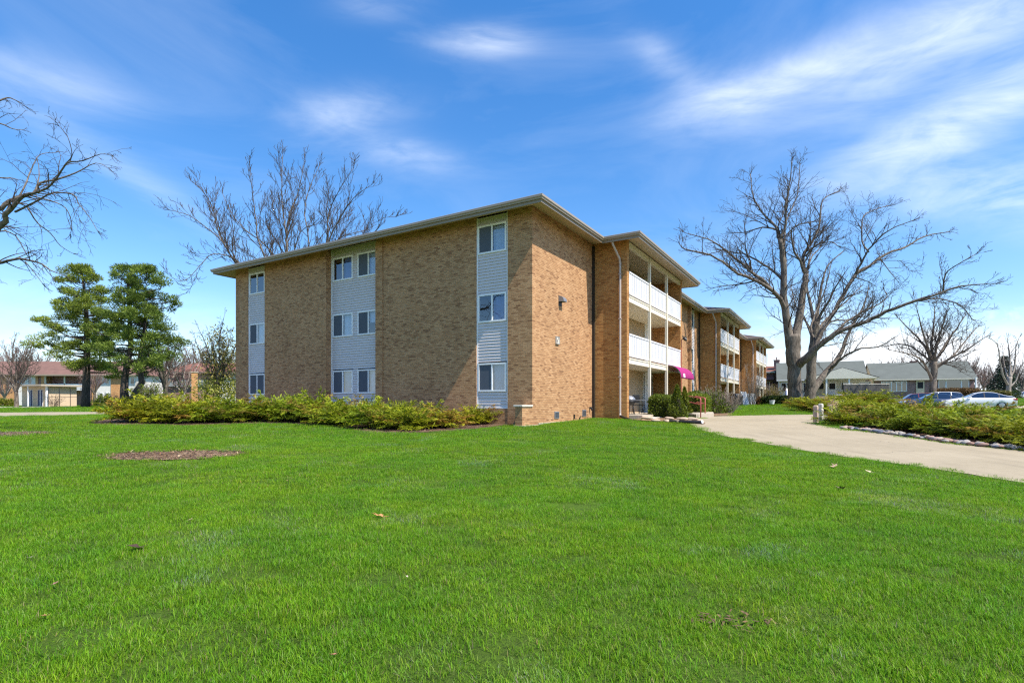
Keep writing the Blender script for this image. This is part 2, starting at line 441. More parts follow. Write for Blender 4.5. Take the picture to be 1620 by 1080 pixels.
# ------------------------------------------------------------------ ground sheet and the paving laid on it
def m_soil():
    t = NT('lawn_soil'); g = t.n('NewGeometry'); p = g.outputs['Position']
    a = t.noise(p, 0.25, 5); b = t.noise(p, 6, 5, 0.65); c = t.noise(p, 40, 4, 0.7)
    f = t.math('ADD', t.math('MULTIPLY', a, 0.35), t.math('ADD', t.math('MULTIPLY', b, 0.35), t.math('MULTIPLY', c, 0.3)))
    col = t.ramp(f, [(0.34, (0.035, 0.05, 0.012)), (0.52, (0.07, 0.125, 0.015)), (0.66, (0.11, 0.19, 0.02))])
    return t.done(t.principled(col, 0.95, t.bump(c, 0.8, 0.05), 0, 0.1))
def m_drive():
    t = NT('sandy_concrete_paving'); g = t.n('NewGeometry'); p = g.outputs['Position']
    a = t.noise(p, 0.5, 5); b = t.noise(p, 7, 5, 0.65); c = t.noise(p, 130, 3, 0.7)
    f = t.math('ADD', t.math('MULTIPLY', a, 0.45), t.math('ADD', t.math('MULTIPLY', b, 0.25), t.math('MULTIPLY', c, 0.3)))
    col = t.ramp(f, [(0.3, (0.24, 0.20, 0.132)), (0.52, (0.325, 0.272, 0.185)), (0.7, (0.375, 0.32, 0.225))])
    v = t.n('TexVoronoi', feature='DISTANCE_TO_EDGE'); v.inputs['Scale'].default_value = 0.33
    wob = t.n('VectorMath', operation='ADD'); nz = t.n('TexNoise'); nz.inputs['Scale'].default_value = 1.3; nz.inputs['Detail'].default_value = 6
    t.l(p, nz.inputs['Vector']); t.l(nz.outputs['Color'], wob.inputs[0]); t.l(p, wob.inputs[1]); t.l(wob.outputs[0], v.inputs['Vector'])
    crack = t.ramp(v.outputs['Distance'], [(0.0, 1.0), (0.006, 0.0)])
    crack = t.math('MULTIPLY', crack, t.ramp(t.noise(p, 0.4, 2), [(0.5, 0.0), (0.6, 0.75)]))
    col = t.mix(crack, col, (0.10, 0.085, 0.07))
    st = t.ramp(t.noise(t.coord('Object', (1.0, 0.12, 1)), 3.0, 5), [(0.52, 0.0), (0.72, 0.4)])
    col = t.mix(st, col, (0.2, 0.165, 0.115))
    return t.done(t.principled(col, 0.9, t.bump(t.math('ADD', c, t.math('MULTIPLY', crack, -2.0)), 0.35, 0.01), 0, 0.25))
def m_mulch(name, cs, sc=14):
    t = NT(name); g = t.n('NewGeometry'); p = g.outputs['Position']
    v = t.n('TexVoronoi'); v.inputs['Scale'].default_value = sc; t.l(p, v.inputs['Vector'])
    n = t.noise(p, sc * 3, 4, 0.7); b = t.noise(p, 1.1, 4)
    f = t.math('ADD', t.math('MULTIPLY', v.outputs['Color'], 0.3), t.math('ADD', t.math('MULTIPLY', n, 0.3), t.math('MULTIPLY', b, 0.4)))
    return t.done(t.principled(t.ramp(f, cs), 0.95, t.bump(t.math('ADD', n, v.outputs['Distance']), 0.9, 0.04), 0, 0.1))
M['soil'] = m_soil(); M['drive'] = m_drive()
M['mulch'] = m_mulch('bark_mulch', [(0.3, (0.05, 0.03, 0.022)), (0.5, (0.14, 0.085, 0.06)), (0.7, (0.25, 0.165, 0.115))])
M['dirt'] = m_mulch('bare_dirt_and_chips', [(0.3, (0.07, 0.045, 0.03)), (0.5, (0.24, 0.15, 0.09)), (0.68, (0.42, 0.30, 0.19))], 18)

def terrain():
    xs = np.unique(np.concatenate([np.arange(-420, -64, 12), np.arange(-64, 90, 1.0), np.arange(90, 460, 12)]))
    ys = np.unique(np.concatenate([np.arange(-40, 0, 4), np.arange(0, 90, 0.5), np.arange(80, 200, 6), np.arange(200, 900, 35)]))
    X, Y = np.meshgrid(xs, ys); Z = ground(X, Y)
    n, m = X.shape
    v = np.stack([X, Y, Z], 2).reshape(-1, 3)
    f = [(j*m+i, j*m+i+1, (j+1)*m+i+1, (j+1)*m+i) for j in range(n-1) for i in range(m-1)]
    me = bpy.data.meshes.new('lawn_ground'); me.from_pydata(v.tolist(), [], f); me.materials.append(M['soil'])
    me.polygons.foreach_set('use_smooth', [True]*len(f))
    tag(new_obj('lawn_ground', me), kind='structure')
terrain()

def densify(poly, step, jit=0.0, seed=1):
    r = random.Random(seed); out = []
    for i, a in enumerate(poly):
        b = poly[(i+1) % len(poly)]
        l = math.hypot(b[0]-a[0], b[1]-a[1]); k = max(1, int(l / step))
        for q in range(k):
            t = q / k
            out.append((a[0]+(b[0]-a[0])*t + r.uniform(-jit, jit), a[1]+(b[1]-a[1])*t + r.uniform(-jit, jit)))
    return out

def smooth_poly(pts, closed=True, k=6):
    """Catmull-Rom through the points."""
    n = len(pts); out = []
    for i in range(n if closed else n-1):
        p0 = pts[(i-1) % n] if closed else pts[max(i-1, 0)]; p1 = pts[i]; p2 = pts[(i+1) % n] if closed else pts[i+1]
        p3 = pts[(i+2) % n] if closed else pts[min(i+2, n-1)]
        for q in range(k):
            t = q / k; t2 = t*t; t3 = t2*t
            out.append(tuple(0.5*((2*p1[d]) + (-p0[d]+p2[d])*t + (2*p0[d]-5*p1[d]+4*p2[d]-p3[d])*t2 + (-p0[d]+3*p1[d]-3*p2[d]+p3[d])*t3) for d in range(2)))
    if not closed: out.append(tuple(pts[-1]))
    return out

def in_poly(x, y, poly):
    x = np.asarray(x); y = np.asarray(y); ins = np.zeros(x.shape, bool)
    n = len(poly)
    for i in range(n):
        x1, y1 = poly[i]; x2, y2 = poly[(i+1) % n]
        c = (y1 > y) != (y2 > y)
        xi = (x2-x1)*(y-y1)/((y2-y1) if y2 != y1 else 1e-9)+x1
        ins ^= c & (x < xi)
    return ins

BARE = []          # outlines where no lawn grows
def sheet(name, poly, mat, dz, cell=0.6, bare=True):
    xs = [p[0] for p in poly]; ys = [p[1] for p in poly]
    gx, gy = np.meshgrid(np.arange(min(xs), max(xs), cell), np.arange(min(ys), max(ys), cell))
    ins = in_poly(gx, gy, poly)
    pts = [Vector(p) for p in poly] + [Vector((a, b)) for a, b in zip(gx[ins].tolist(), gy[ins].tolist())]
    r = delaunay_2d_cdt(pts, [], [list(range(len(poly)))], 1, 1e-4)
    v = [(p.x, p.y, gz(p.x, p.y) + dz) for p in r[0]]
    me = bpy.data.meshes.new(name); me.from_pydata(v, [], [tuple(f) for f in r[2]]); me.materials.append(mat)
    me.polygons.foreach_set('use_smooth', [True]*len(me.polygons)); me.update()
    o = new_obj(name, me); tag(o, kind='structure')
    if bare: BARE.append(poly)
    return o

near_edge = [(8.6, 2.0), gp(1800, 790), gp(1620, 764), gp(1500, 745), gp(1400, 731), gp(1300, 717), gp(1200, 700), gp(1140, 688), gp(1108, 679), gp(1093, 671), gp(1096, 665)]
far_edge = [(10.6, 27.2), (14.2, 28.4), (18.5, 28.9), (24, 28.4), (32, 27.0), (45, 26.0)]
far_back = [(45, 21.5), (32, 22.5), (22, 24.2), (16.5, 24.6), (14.0, 23.6), (12.6, 22.2)]
isl_edge = [gp(1288, 669.5), gp(1330, 678), gp(1400, 686.5), gp(1500, 701), gp(1620, 714), gp(1800, 737), (12.3, 2.0)]
drive_poly = densify(smooth_poly(near_edge, False) + [(8.6, 25.0), (9.0, 26.4)] + smooth_poly(far_edge, False) + smooth_poly(far_back, False) + smooth_poly(isl_edge, False), 0.35, 0.025, 3)
sheet('driveway', drive_poly, M['drive'], 0.008, 0.7)
path_poly = densify([gp(-260, 662), gp(0, 658.5), gp(100, 657), gp(150, 655.9), gp(185, 654.0), gp(260, 650.6), gp(280, 649.6), gp(200, 651.2), gp(150, 651.6), gp(100, 651.6), gp(0, 652.6), gp(-260, 654.5)], 0.8, 0.02, 4)
sheet('path', path_poly, M['drive'], 0.01, 1.2)
plaza = [gp(-300, 646.6), gp(0, 645.6), gp(60, 645.0), gp(120, 644.6), gp(125, 643.6), gp(0, 643.6), gp(-300, 643.6)]
sheet('pavement', densify(plaza, 2.5), M['concrete'], 0.03, 4)
# road and lots on the far right
road = [(24, 57), (75, 57), (140, 54), (140, 43), (75, 45), (46, 45), (28, 46)]
sheet('parking_lane', densify(road, 2.0), M['concrete'], 0.02, 3)
road2 = [(44, 84), (160, 84), (160, 77), (44, 77)]
sheet('road', densify(road2, 3.0), M['concrete'], 0.02, 4)
def ring(cx, cy, rx, ry, n=40, jit=0.1, seed=1):
    r = random.Random(seed); ph = r.uniform(0, 6)
    return [(cx + rx*math.cos(2*math.pi*i/n)*(1+jit*math.sin(3*2*math.pi*i/n+ph)+r.uniform(-jit, jit)*0.5), cy + ry*math.sin(2*math.pi*i/n)*(1+jit*math.cos(2*2*math.pi*i/n+ph)+r.uniform(-jit, jit)*0.5)) for i in range(n)]
c1 = gp(276, 720)
sheet('bare_soil', ring(c1[0], c1[1], 1.36, 0.82, 46, 0.07, 2), M['dirt'], 0.01, 0.25)
c2 = gp(8, 686.5)
sheet('bare_soil', ring(c2[0], c2[1], 1.4, 0.75, 46, 0.08, 5), M['dirt'], 0.01, 0.25)
mulch_poly = [gp(143, 668), gp(165, 672), gp(230, 672.5), gp(330, 672), gp(440, 669.5), gp(520, 673.5), (-4.6, 17.2), (-3.4, 16.9), (-2.0, 17.4), (-0.9, 19.0), (-0.3, 20.2)]
wall_line = [(0.75-0.8537*s, 20+0.5207*s) for s in (0.4, 4, 8, 12, 16, 18.7)]
mulch_poly = densify(smooth_poly(mulch_poly, False) + wall_line + [(-17.6, 28.5), gp(150, 664.5)], 0.4, 0.04, 6)
sheet('mulch_bed', mulch_poly, M['mulch'], 0.01, 0.6)
isl_poly = smooth_poly(isl_edge, False) + [(22, 2), (24, 12), (23.5, 20), (19, 22.6), (15, 22.3), (13.0, 22.0)]
isl_bed = [(x + 0.25, y) for x, y in smooth_poly(isl_edge[1:], False)] + [(20, 2), (22, 12), (21, 18), (16, 20.0), (12.6, 19.6)]
sheet('mulch_bed', densify(isl_bed, 0.5, 0.03, 8), M['mulch'], 0.013, 0.8)
# soil and chips round the entrance planting
ent = [(7.0, 21.4), (7.3, 20.6), (7.6, 21.2), (8.1, 23.2), (8.45, 25.0), (8.0, 26.4), (6.6, 25.4), (5.2, 23.6), (5.6, 22.6)]
sheet('mulch_bed', densify(ent, 0.3, 0.03, 8), M['dirt'], 0.024, 0.4)
ent2 = [(9.9, 26.6), (11.5, 28.0), (12.4, 30.4), (11.2, 31.2), (10.0, 30.2), (9.9, 28)]
sheet('mulch_bed', densify(ent2, 0.3, 0.03, 8), M['dirt'], 0.024, 0.4)
BARE.append([(0.75-0.8537*s+0.5207*t, 20+0.5207*s+0.8537*t) for t, s in ((-0.05, 0), (-0.05, 19), (66, 19), (66, 0), (58, -2.2), (47, -2.2), (46, 0), (38, 0), (38, -2.2), (27, -2.2), (26, 0), (16, 0), (16, -2.3), (5.8, -2.3), (5.8, 0))])
# ------------------------------------------------------------------ the apartment building; local x runs along the entrance side, local y along the shaded end wall
BANG = math.atan2(0.8537, 0.5207)
bld = empty('apartment_building', (0.751, 20.0, 0), BANG, 'three storey buff brick apartment building with white balconies, filling the middle of the view', 'apartment building')
def bw(t, s, z):
    return Vector((0.751 + 0.5207*t - 0.8537*s, 20 + 0.8537*t + 0.5207*s, z))
BAYS = [5.74, 27.47, 48.65]; BW_ = 9.72; PR = 1.625; TEND = 64.1; SEND = 18.75; WT = 8.2
class Face:
    """A wall plane: a runs along the wall, d is the distance out of it."""
    def __init__(self, side, at=0.0): self.side = side; self.at = at
    def p(self, a, d, z):
        return (self.at - d, a, z) if self.side == 'end' else (a, self.at - d, z)
    def box(self, mb, a0, a1, d0, d1, z0, z1, m=0):
        p, q = self.p(a0, d0, z0), self.p(a1, d1, z1)
        mb.box(p[0], q[0], p[1], q[1], z0, z1, m)
END, LONG = Face('end'), Face('long')

brick = MB(); found = MB()
# shaded end wall, with three recessed siding columns
COLS = [(1.077, 2.54, 0.08), (8.02, 11.30, 0.30), (16.16, 17.64, 0.09)]
last = 0.0
for a0, a1, r in COLS:
    brick.box(0, 0.4, last, a0, -0.6, WT); last = a1
    brick.box(0.02, 0.4, a0, a1, -0.6, 0.62)
brick.box(0, 0.4, last, SEND, -0.6, WT)
for s0, s1 in ((7.59, 8.02), (11.30, 11.52)):
    brick.box(-0.045, 0, s0, s1, -0.6, WT - 0.15)
# stub wall at the corner
brick.box(-0.744, 0.0, 0.0, 0.292, -0.6, 0.70)
# entrance side
RC = []
for b in BAYS[:2]:
    RC += [(b + 11.05, b + 13.05), (b + 18.42, b + 20.41)]
last = 0.4
for a0, a1 in RC:
    brick.box(last, a0, 0, 0.4, -0.6, WT); last = a1
    brick.box(a0, a1, 0.02, 0.4, -0.6, 0.55)
    brick.box(a0 - 0.36, a0, -0.22, 0, -0.6, WT - 0.08)
brick.box(last, TEND, 0, 0.4, -0.6, WT)
brick.box(0.4, TEND, SEND - 0.4, SEND, -0.6, WT)
brick.box(TEND - 0.4, TEND, 0.4, SEND - 0.4, -0.6, WT)
brick.build('brick_wall', M['brick'], bld)
for b in BAYS:
    for q in (b, b + BW_ - 0.28):
        wing = MB(); wing.box(q, q + 0.28, -PR, -0.001, -0.6, WT); wing.build('bay_wall', M['brick_bay'], bld)
found.box(0.45, 5.7, -0.05, 0, -0.5, 0.09); found.box(-0.80, 0.45, -0.06, 0, -0.5, 0.03); found.box(-0.79, -0.745, 0.0, 0.34, -0.5, 0.03)
found.build('foundation', M['concrete'], bld, bevel=0.01)
cap = MB(); cap.box(-0.80, -0.001, -0.04, 0.34, 0.70, 0.77); cap.build('cap_stone', M['limestone'], bld, bevel=0.008)

def siding(face, a0, a1, z0, z1, d, holes, mat='siding', step=0.118, trim='white_trim'):
    mb = MB(); z = z0
    while z < z1 - 1e-4:
        zt = min(z + step, z1); zm = (z + zt) / 2
        cuts = sorted([(h[0], h[1]) for h in holes if h[2] < zm < h[3]])
        a = a0; segs = []
        for c0, c1 in cuts: segs.append((a, c0)); a = c1
        segs.append((a, a1))
        for p0, p1 in segs:
            if p1 - p0 < 0.02: continue
            A, B = face.p(p0, d + 0.034, z), face.p(p1, d + 0.034, z)
            Cc, Dd = face.p(p1, d + 0.002, zt), face.p(p0, d + 0.002, zt)
            mb.quad(A, B, Cc, Dd)
            mb.quad(face.p(p0, d + 0.002, z), face.p(p1, d + 0.002, z), B, A)
        z = zt
    o = mb.build('siding', M[mat], bld)
    if trim:
        tr = MB()
        face.box(tr, a0, a0 + 0.055, d, d + 0.048, z0, z1); face.box(tr, a1 - 0.055, a1, d, d + 0.048, z0, z1)
        face.box(tr, a0, a1, d - 0.02, d + 0.045, z0 - 0.05, z0 - 0.002)
        tr.build('trim', M[trim], o)
    return o

PANE = {'screen': 'screen', 'curtain': 'curtain', 'blind': 'blind', 'blue': 'blue_curtain'}
def window(face, a0, a1, z0, z1, d, kinds, parent=None, fw=0.068, frame='white_trim'):
    """Sliding window: outer frame, meeting rail, two panes with what hangs behind them."""
    mb = MB()
    f = lambda *k: face.box(mb, *k)
    f(a0, a1, d - 0.03, d + 0.035, z0, z0 + fw); f(a0, a1, d - 0.03, d + 0.035, z1 - fw, z1)
    f(a0, a0 + fw, d - 0.03, d + 0.033, z0 + fw, z1 - fw); f(a1 - fw, a1, d - 0.03, d + 0.033, z0 + fw, z1 - fw)
    am = (a0 + a1) / 2
    f(am - 0.032, am + 0.032, d - 0.025, d + 0.028, z0 + fw, z1 - fw)
    w = mb.build('window', M[frame], parent or bld)
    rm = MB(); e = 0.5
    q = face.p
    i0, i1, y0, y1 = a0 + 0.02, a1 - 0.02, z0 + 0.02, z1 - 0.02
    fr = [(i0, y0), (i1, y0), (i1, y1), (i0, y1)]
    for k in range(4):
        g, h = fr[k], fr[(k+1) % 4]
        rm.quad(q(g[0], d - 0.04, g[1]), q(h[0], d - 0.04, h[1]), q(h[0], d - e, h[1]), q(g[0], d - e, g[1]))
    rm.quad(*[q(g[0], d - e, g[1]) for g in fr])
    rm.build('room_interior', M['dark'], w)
    spans = [(a0 + fw, am - 0.032), (am + 0.032, a1 - fw)]
    for (p0, p1), kd in zip(spans, kinds):
        gl = MB()
        gl.quad(q(p0, d, z0 + fw), q(p1, d, z0 + fw), q(p1, d, z1 - fw), q(p0, d, z1 - fw))
        gl.build('pane', M['glass'], w)
        if kd == 'screen':
            sc = MB(); sc.quad(q(p0, d + 0.012, z0 + fw), q(p1, d + 0.012, z0 + fw), q(p1, d + 0.012, z1 - fw), q(p0, d + 0.012, z1 - fw))
            sc.build('insect_screen', M['screen'], w)
        elif kd in ('curtain', 'blue', 'half'):
            c = MB(); n = 22
            zb = z0 + fw if kd != 'half' else z0 + (z1 - z0) * 0.5
            for k in range(n):
                u0, u1 = p0 + (p1 - p0)*k/n, p0 + (p1 - p0)*(k+1)/n
                e0, e1 = d - 0.10 - 0.022*math.sin(k*1.9), d - 0.10 - 0.022*math.sin((k+1)*1.9)
                c.quad(q(u0, e0, zb), q(u1, e1, zb), q(u1, e1, z1 - fw), q(u0, e0, z1 - fw))
            c.build('curtain', M['blue_curtain' if kd == 'blue' else 'curtain'], w, smooth=True)
        elif kd == 'blind':
            c = MB(); z = z0 + fw
            while z < z1 - fw:
                c.quad(q(p0, d - 0.09, z), q(p1, d - 0.09, z), q(p1, d - 0.115, z + 0.034), q(p0, d - 0.115, z + 0.034)); z += 0.038
            c.build('blind', M['blind'], w)
    return w

Z = [(1.28, 2.40), (3.99, 5.10), (6.68, 7.80)]
def column(face, a0, a1, r, wins, ztop, z0=0.68, mat='siding'):
    holes = [(w[0], w[1], Z[w[2]][0], Z[w[2]][1]) for w in wins]
    siding(face, a0, a1, z0, ztop, -r, holes, mat)
    for w in wins:
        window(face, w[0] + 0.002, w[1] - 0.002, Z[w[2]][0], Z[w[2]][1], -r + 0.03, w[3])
# end wall: panes are listed from the corner outward (the nearer pane first)
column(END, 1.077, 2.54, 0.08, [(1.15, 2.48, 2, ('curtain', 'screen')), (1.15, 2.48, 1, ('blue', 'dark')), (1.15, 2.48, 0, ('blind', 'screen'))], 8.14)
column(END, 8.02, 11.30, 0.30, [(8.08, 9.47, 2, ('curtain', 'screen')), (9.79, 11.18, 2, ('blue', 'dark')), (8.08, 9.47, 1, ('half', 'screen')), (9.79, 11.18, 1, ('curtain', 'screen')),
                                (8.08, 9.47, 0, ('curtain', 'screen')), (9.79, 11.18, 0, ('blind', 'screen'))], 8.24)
column(END, 16.16, 17.64, 0.09, [(16.2, 17.55, 2, ('dark', 'dark')), (16.2, 17.55, 1, ('curtain', 'screen')), (16.2, 17.55, 0, ('screen', 'screen'))], 8.14)  # lowest window: screens added to keep bright sky reflections off both panes
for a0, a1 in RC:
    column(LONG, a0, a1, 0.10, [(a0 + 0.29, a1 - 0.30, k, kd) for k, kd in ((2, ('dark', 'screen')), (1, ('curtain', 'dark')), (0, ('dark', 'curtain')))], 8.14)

# ---- balconies
def railing(t0, t1, zb, zt, parent):
    mb = MB()
    y0, y1 = -PR - 0.005, -PR + 0.03
    mb.box(t0, t1, y0 - 0.02, y1 + 0.015, zt - 0.07, zt)
    mb.box(t0, t1, y0 - 0.015, y1 + 0.01, zb, zb + 0.09)
    n = int((t1 - t0) / 0.125); w = (t1 - t0) / n
    for k in range(n):
        mb.box(t0 + k*w + 0.012, t0 + (k+1)*w - 0.012, y0 + (0.008 if k % 2 else 0), y1 - 0.008, zb + 0.09, zt - 0.07)
    return mb.build('railing', M['rail_white'], parent)
for bi, b in enumerate(BAYS):
    e0, e1 = b + 0.28, b + BW_ - 0.28
    posts = (b + 3.28, b + 6.36)
    gzb = gz(*bw(b + 2, -2, 0)[:2])
    for (zf, zt) in ((2.62, 2.90), (5.40, 5.70)):
        fl = MB(); fl.box(e0, e1, -PR + 0.04, 0, zf + 0.02, zt)
        bal = fl.build('balcony', M['cream_trim'], bld)
        rim = MB(); rim.box(e0, e1, -PR, -PR + 0.038, zf, zt - 0.02); rim.box(e0, e1, -PR - 0.022, -PR, zt - 0.075, zt - 0.02); rim.box(e0, e1, -PR - 0.016, -PR, zf, zf + 0.04)
        rim.build('rim_board', M['cream_trim'], bal)
        xs = [e0, posts[0], posts[1], e1]
        for k in range(3):
            railing(xs[k] + (0.07 if k else 0.01), xs[k+1] - (0.07 if k < 2 else 0.01), zt + 0.045, zt + 1.08, bal)
    for p in posts:
        mb = MB(); mb.box(p - 0.065, p + 0.065, -PR - 0.075, -PR + 0.06, gzb - 0.1, 8.0)
        mb.build('post', M['cream_trim'], bld, bevel=0.006)
    bm_ = MB(); bm_.box(e0, e1, -PR + 0.005, -PR + 0.13, 7.86, 8.12); bm_.build('beam', M['cream_trim'], bld)
    ce = MB(); ce.box(e0, e1, -PR + 0.13, 0, 8.06, 8.14); ce.build('balcony_ceiling', M['soffit'], bld)
    o = siding(LONG, e0, b + 7.6, gzb, 8.06, 0.03, [(b + 1.4, b + 3.4, gzb + 0.1, 2.2), (b + 1.4, b + 3.4, 2.95, 4.95), (b + 1.4, b + 3.4, 5.75, 7.75)], 'siding_tan', 0.125, 'white_trim')
    for z0 in (gzb + 0.1, 2.95, 5.75):
        mb = MB(); z1 = min(z0 + 2.0, z0 + 2.0) if z0 > 2 else 2.2
        for k in range(3): mb.box(b + 1.4 + k*0.97, b + 1.46 + k*0.97, -0.09, 0.0, z0, z1)
        mb.box(b + 1.46, b + 3.34, -0.088, 0, z1 - 0.06, z1); mb.box(b + 1.46, b + 3.34, -0.088, 0, z0, z0 + 0.06)
        dr = mb.build('sliding_door', M['white_trim'], bld)
        pn = MB(); pn.quad((b + 1.46, -0.05, z0 + 0.06), (b + 3.34, -0.05, z0 + 0.06), (b + 3.34, -0.05, z1 - 0.06), (b + 1.46, -0.05, z1 - 0.06)); pn.build('pane', M['glass_dark'], dr)
    # a white service door frame beyond the siding, only its edge shows
    mb = MB(); mb.box(b + 7.6, b + 7.75, -0.16, 0.0, gzb, 8.06); mb.build('door_jamb', M['white_trim'], bld)
    # patio
    mb = MB(); mb.box(b + 0.29, b + 6.3, -PR - 0.62, -0.01, gzb - 0.5, gzb + 0.15); mb.build('patio_slab', M['concrete'], bld, bevel=0.015)
    # downspout on the return wall
    y = -1.33
    mb = MB()
    mb.tube([(b - 0.72, y + 0.12, 7.93), (b - 0.66, y + 0.1, 7.78), (b - 0.14, y, 7.28), (b - 0.065, y, 7.1), (b - 0.065, y, 3.5), (b - 0.065, y, gzb + 0.22), (b - 0.12, y - 0.04, gzb + 0.1)], [0.052]*7, 8)
    for z in (2.0, 4.6, 6.6): mb.box(b - 0.13, b, y - 0.065, y + 0.065, z, z + 0.03)
    d = mb.build('downspout', M['downspout'], bld)
    mb = MB(); mb.tube([(b - 0.12, y - 0.04, gzb + 0.11), (b - 0.25, y - 0.3, gzb + 0.02), (b - 0.32, y - 0.5, gzb - 0.02)], [0.055]*3, 8); mb.build('drain_boot', M['dark_pipe'], d)
    # shade of the inner corner joint, put in as a dark strip
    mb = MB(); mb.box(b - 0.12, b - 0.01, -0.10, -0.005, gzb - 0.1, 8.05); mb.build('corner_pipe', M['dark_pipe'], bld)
# step in front of the patio
mb = MB(); mb.box(6.3, 12.6, -PR - 1.02, -PR - 0.63, -0.4, 0.19); mb.build('patio_step', M['limestone'], bld, bevel=0.02)

# ---- roof: one eave line that follows the wall and the three bays
wall = [(0, 0)]
for b in BAYS: wall += [(b, 0), (b, -PR), (b + BW_, -PR), (b + BW_, 0)]
wall += [(TEND, 0), (TEND, SEND), (0, SEND)]
def offset(poly, d):
    n = len(poly); out = []
    for i in range(n):
        a, b, c = poly[i-1], poly[i], poly[(i+1) % n]
        def nor(p, q):
            l = math.hypot(q[0]-p[0], q[1]-p[1]); return ((q[1]-p[1])/l, -(q[0]-p[0])/l)
        n1, n2 = nor(a, b), nor(b, c)
        out.append((b[0] + d*(n1[0]+n2[0]), b[1] + d*(n1[1]+n2[1])))
    return out
def eave(profile, name, mat, parent):
    mb = MB(); mb.sweep([[(x, y, z) for x, y in offset(wall, d)] for d, z in profile]); return mb.build(name, mat, parent)
rf = MB(); E0 = 0.885; ZE = 8.14; SL = 0.287
x0, x1, y0, y1 = -E0, TEND + E0, -E0, SEND + E0; h = (y1 - y0)/2; ym = (y0+y1)/2; zr = ZE + SL*h
A, B, C_, D_ = (x0, y0, ZE), (x1, y0, ZE), (x1, y1, ZE), (x0, y1, ZE); R0, R1 = (x0+h, ym, zr), (x1-h, ym, zr)
rf.quad(A, B, R1, R0); rf.quad(C_, D_, R0, R1); rf.tri(B, C_, R1); rf.tri(D_, A, R0)
for b in BAYS:
    p0, p1 = b - E0, b + BW_ + E0; hw = (p1-p0)/2; pm = (p0+p1)/2; q0 = -PR - E0
    z2 = ZE + SL*hw + 0.004
    Fp, G = (pm, q0+hw, z2), (pm, y0+hw, z2)
    rf.tri((p0, q0, ZE+0.004), (p1, q0, ZE+0.004), Fp); rf.quad((p0, y0, ZE+0.004), (p0, q0, ZE+0.004), Fp, G); rf.quad((p1, q0, ZE+0.004), (p1, y0, ZE+0.004), G, Fp)
roof = rf.build('roof', M['shingle'], bld)
eave([(-0.03, 8.175), (0.775, 7.915)], 'soffit', M['soffit'], roof)
eave([(0.77, 7.93), (0.77, 7.885), (0.805, 7.885), (0.805, 8.02)], 'fascia', M['fascia'], roof)
eave([(0.80, 7.99), (0.865, 7.99), (0.875, 8.035), (0.905, 8.06), (0.905, 8.135), (0.885, 8.15), (0.80, 8.15)], 'gutter', M['gutter'], roof)

# ---- awning over the entrance, third opening of the near bay
aw = MB(); t0, t1 = 12.22, 15.2; n = 12; pr, zb, zt = 0.74, 2.28, 2.93
rings = []
for k in range(n+1):
    th = math.pi/2*k/n
    rings.append((-PR - 0.03 - pr*math.sin(th), zb + (zt-zb)*math.cos(th)))
seg = 14
grid = [[(t0 + (t1-t0)*j/seg, y, z - 0.012*abs(math.sin(math.pi*j/seg*3.5))*math.sin(k/n*math.pi)) for j in range(seg+1)] for k, (y, z) in enumerate(rings)]
grid.append([(p[0], p[1], p[2] - 0.09) for p in grid[-1]])
aw.sweep(grid, closed=False)
awn = aw.build('awning', M['awning'], bld, smooth=True)
so_ = awn.modifiers.new('cloth', 'SOLIDIFY'); so_.thickness = 0.008
fr = MB()
for t in (t0 + 0.03, (t0+t1)/2, t1 - 0.03): fr.tube([(t, y + 0.02, z - 0.025) for y, z in rings], [0.014]*len(rings), 5)
fr.tube([(t0, rings[-1][0] + 0.02, zb), (t1, rings[-1][0] + 0.02, zb)], [0.014]*2, 5)
fr.build('awning_frame', M['grey_metal'], awn)
bd = MB(); bd.quad((t0+0.5, rings[-2][0]-0.025, zb-0.02), (t0+0.86, rings[-2][0]-0.025, zb-0.02), (t0+0.86, rings[-3][0]-0.02, rings[-3][1]+0.02), (t0+0.5, rings[-3][0]-0.02, rings[-3][1]+0.02))
bd.build('white_patch', M['white_trim'], awn)
# entrance door deep in the third opening
mb = MB(); mb.box(13.0, 14.9, -0.05, 0.0, 0.3, 2.55); d = mb.build('entrance_door', M['white_trim'], bld)
mb = MB(); mb.box(13.1, 13.92, -0.06, -0.052, 0.4, 2.45); mb.box(13.98, 14.8, -0.06, -0.052, 0.4, 2.45); mb.build('pane', M['glass_dark'], d)
# vents, tap and pipes low on the sunlit wall
for t in (2.0, 4.72):
    mb = MB(); z = 0.22 if t < 3 else 0.26
    mb.box(t - 0.2, t + 0.2, -0.025, 0, z, z + 0.28)
    v = mb.build('vent', M['grey_metal'], bld)
    mb = MB()
    for k in range(6): mb.box(t - 0.16, t + 0.16, -0.034, -0.027, z + 0.04 + k*0.036, z + 0.055 + k*0.036)
    mb.build('louvre', M['black_metal'], v)
mb = MB(); mb.tube([(5.35, 0, 0.62), (5.35, -0.09, 0.62), (5.35, -0.13, 0.56)], [0.05, 0.045, 0.03], 8); mb.tube([(5.35, -0.1, 0.6), (5.35, -0.1, 0.5)], [0.02, 0.03], 6); mb.build('hose_tap', M['black_metal'], bld)
mb = MB(); mb.box(3.6, 3.68, -0.05, 0, 0.16, 0.36); mb.tube([(4.2, -0.04, 0.0), (4.2, -0.04, 0.22), (4.3, -0.04, 0.26)], [0.02]*3, 6); mb.build('utility_pipe', M['dark_pipe'], bld)

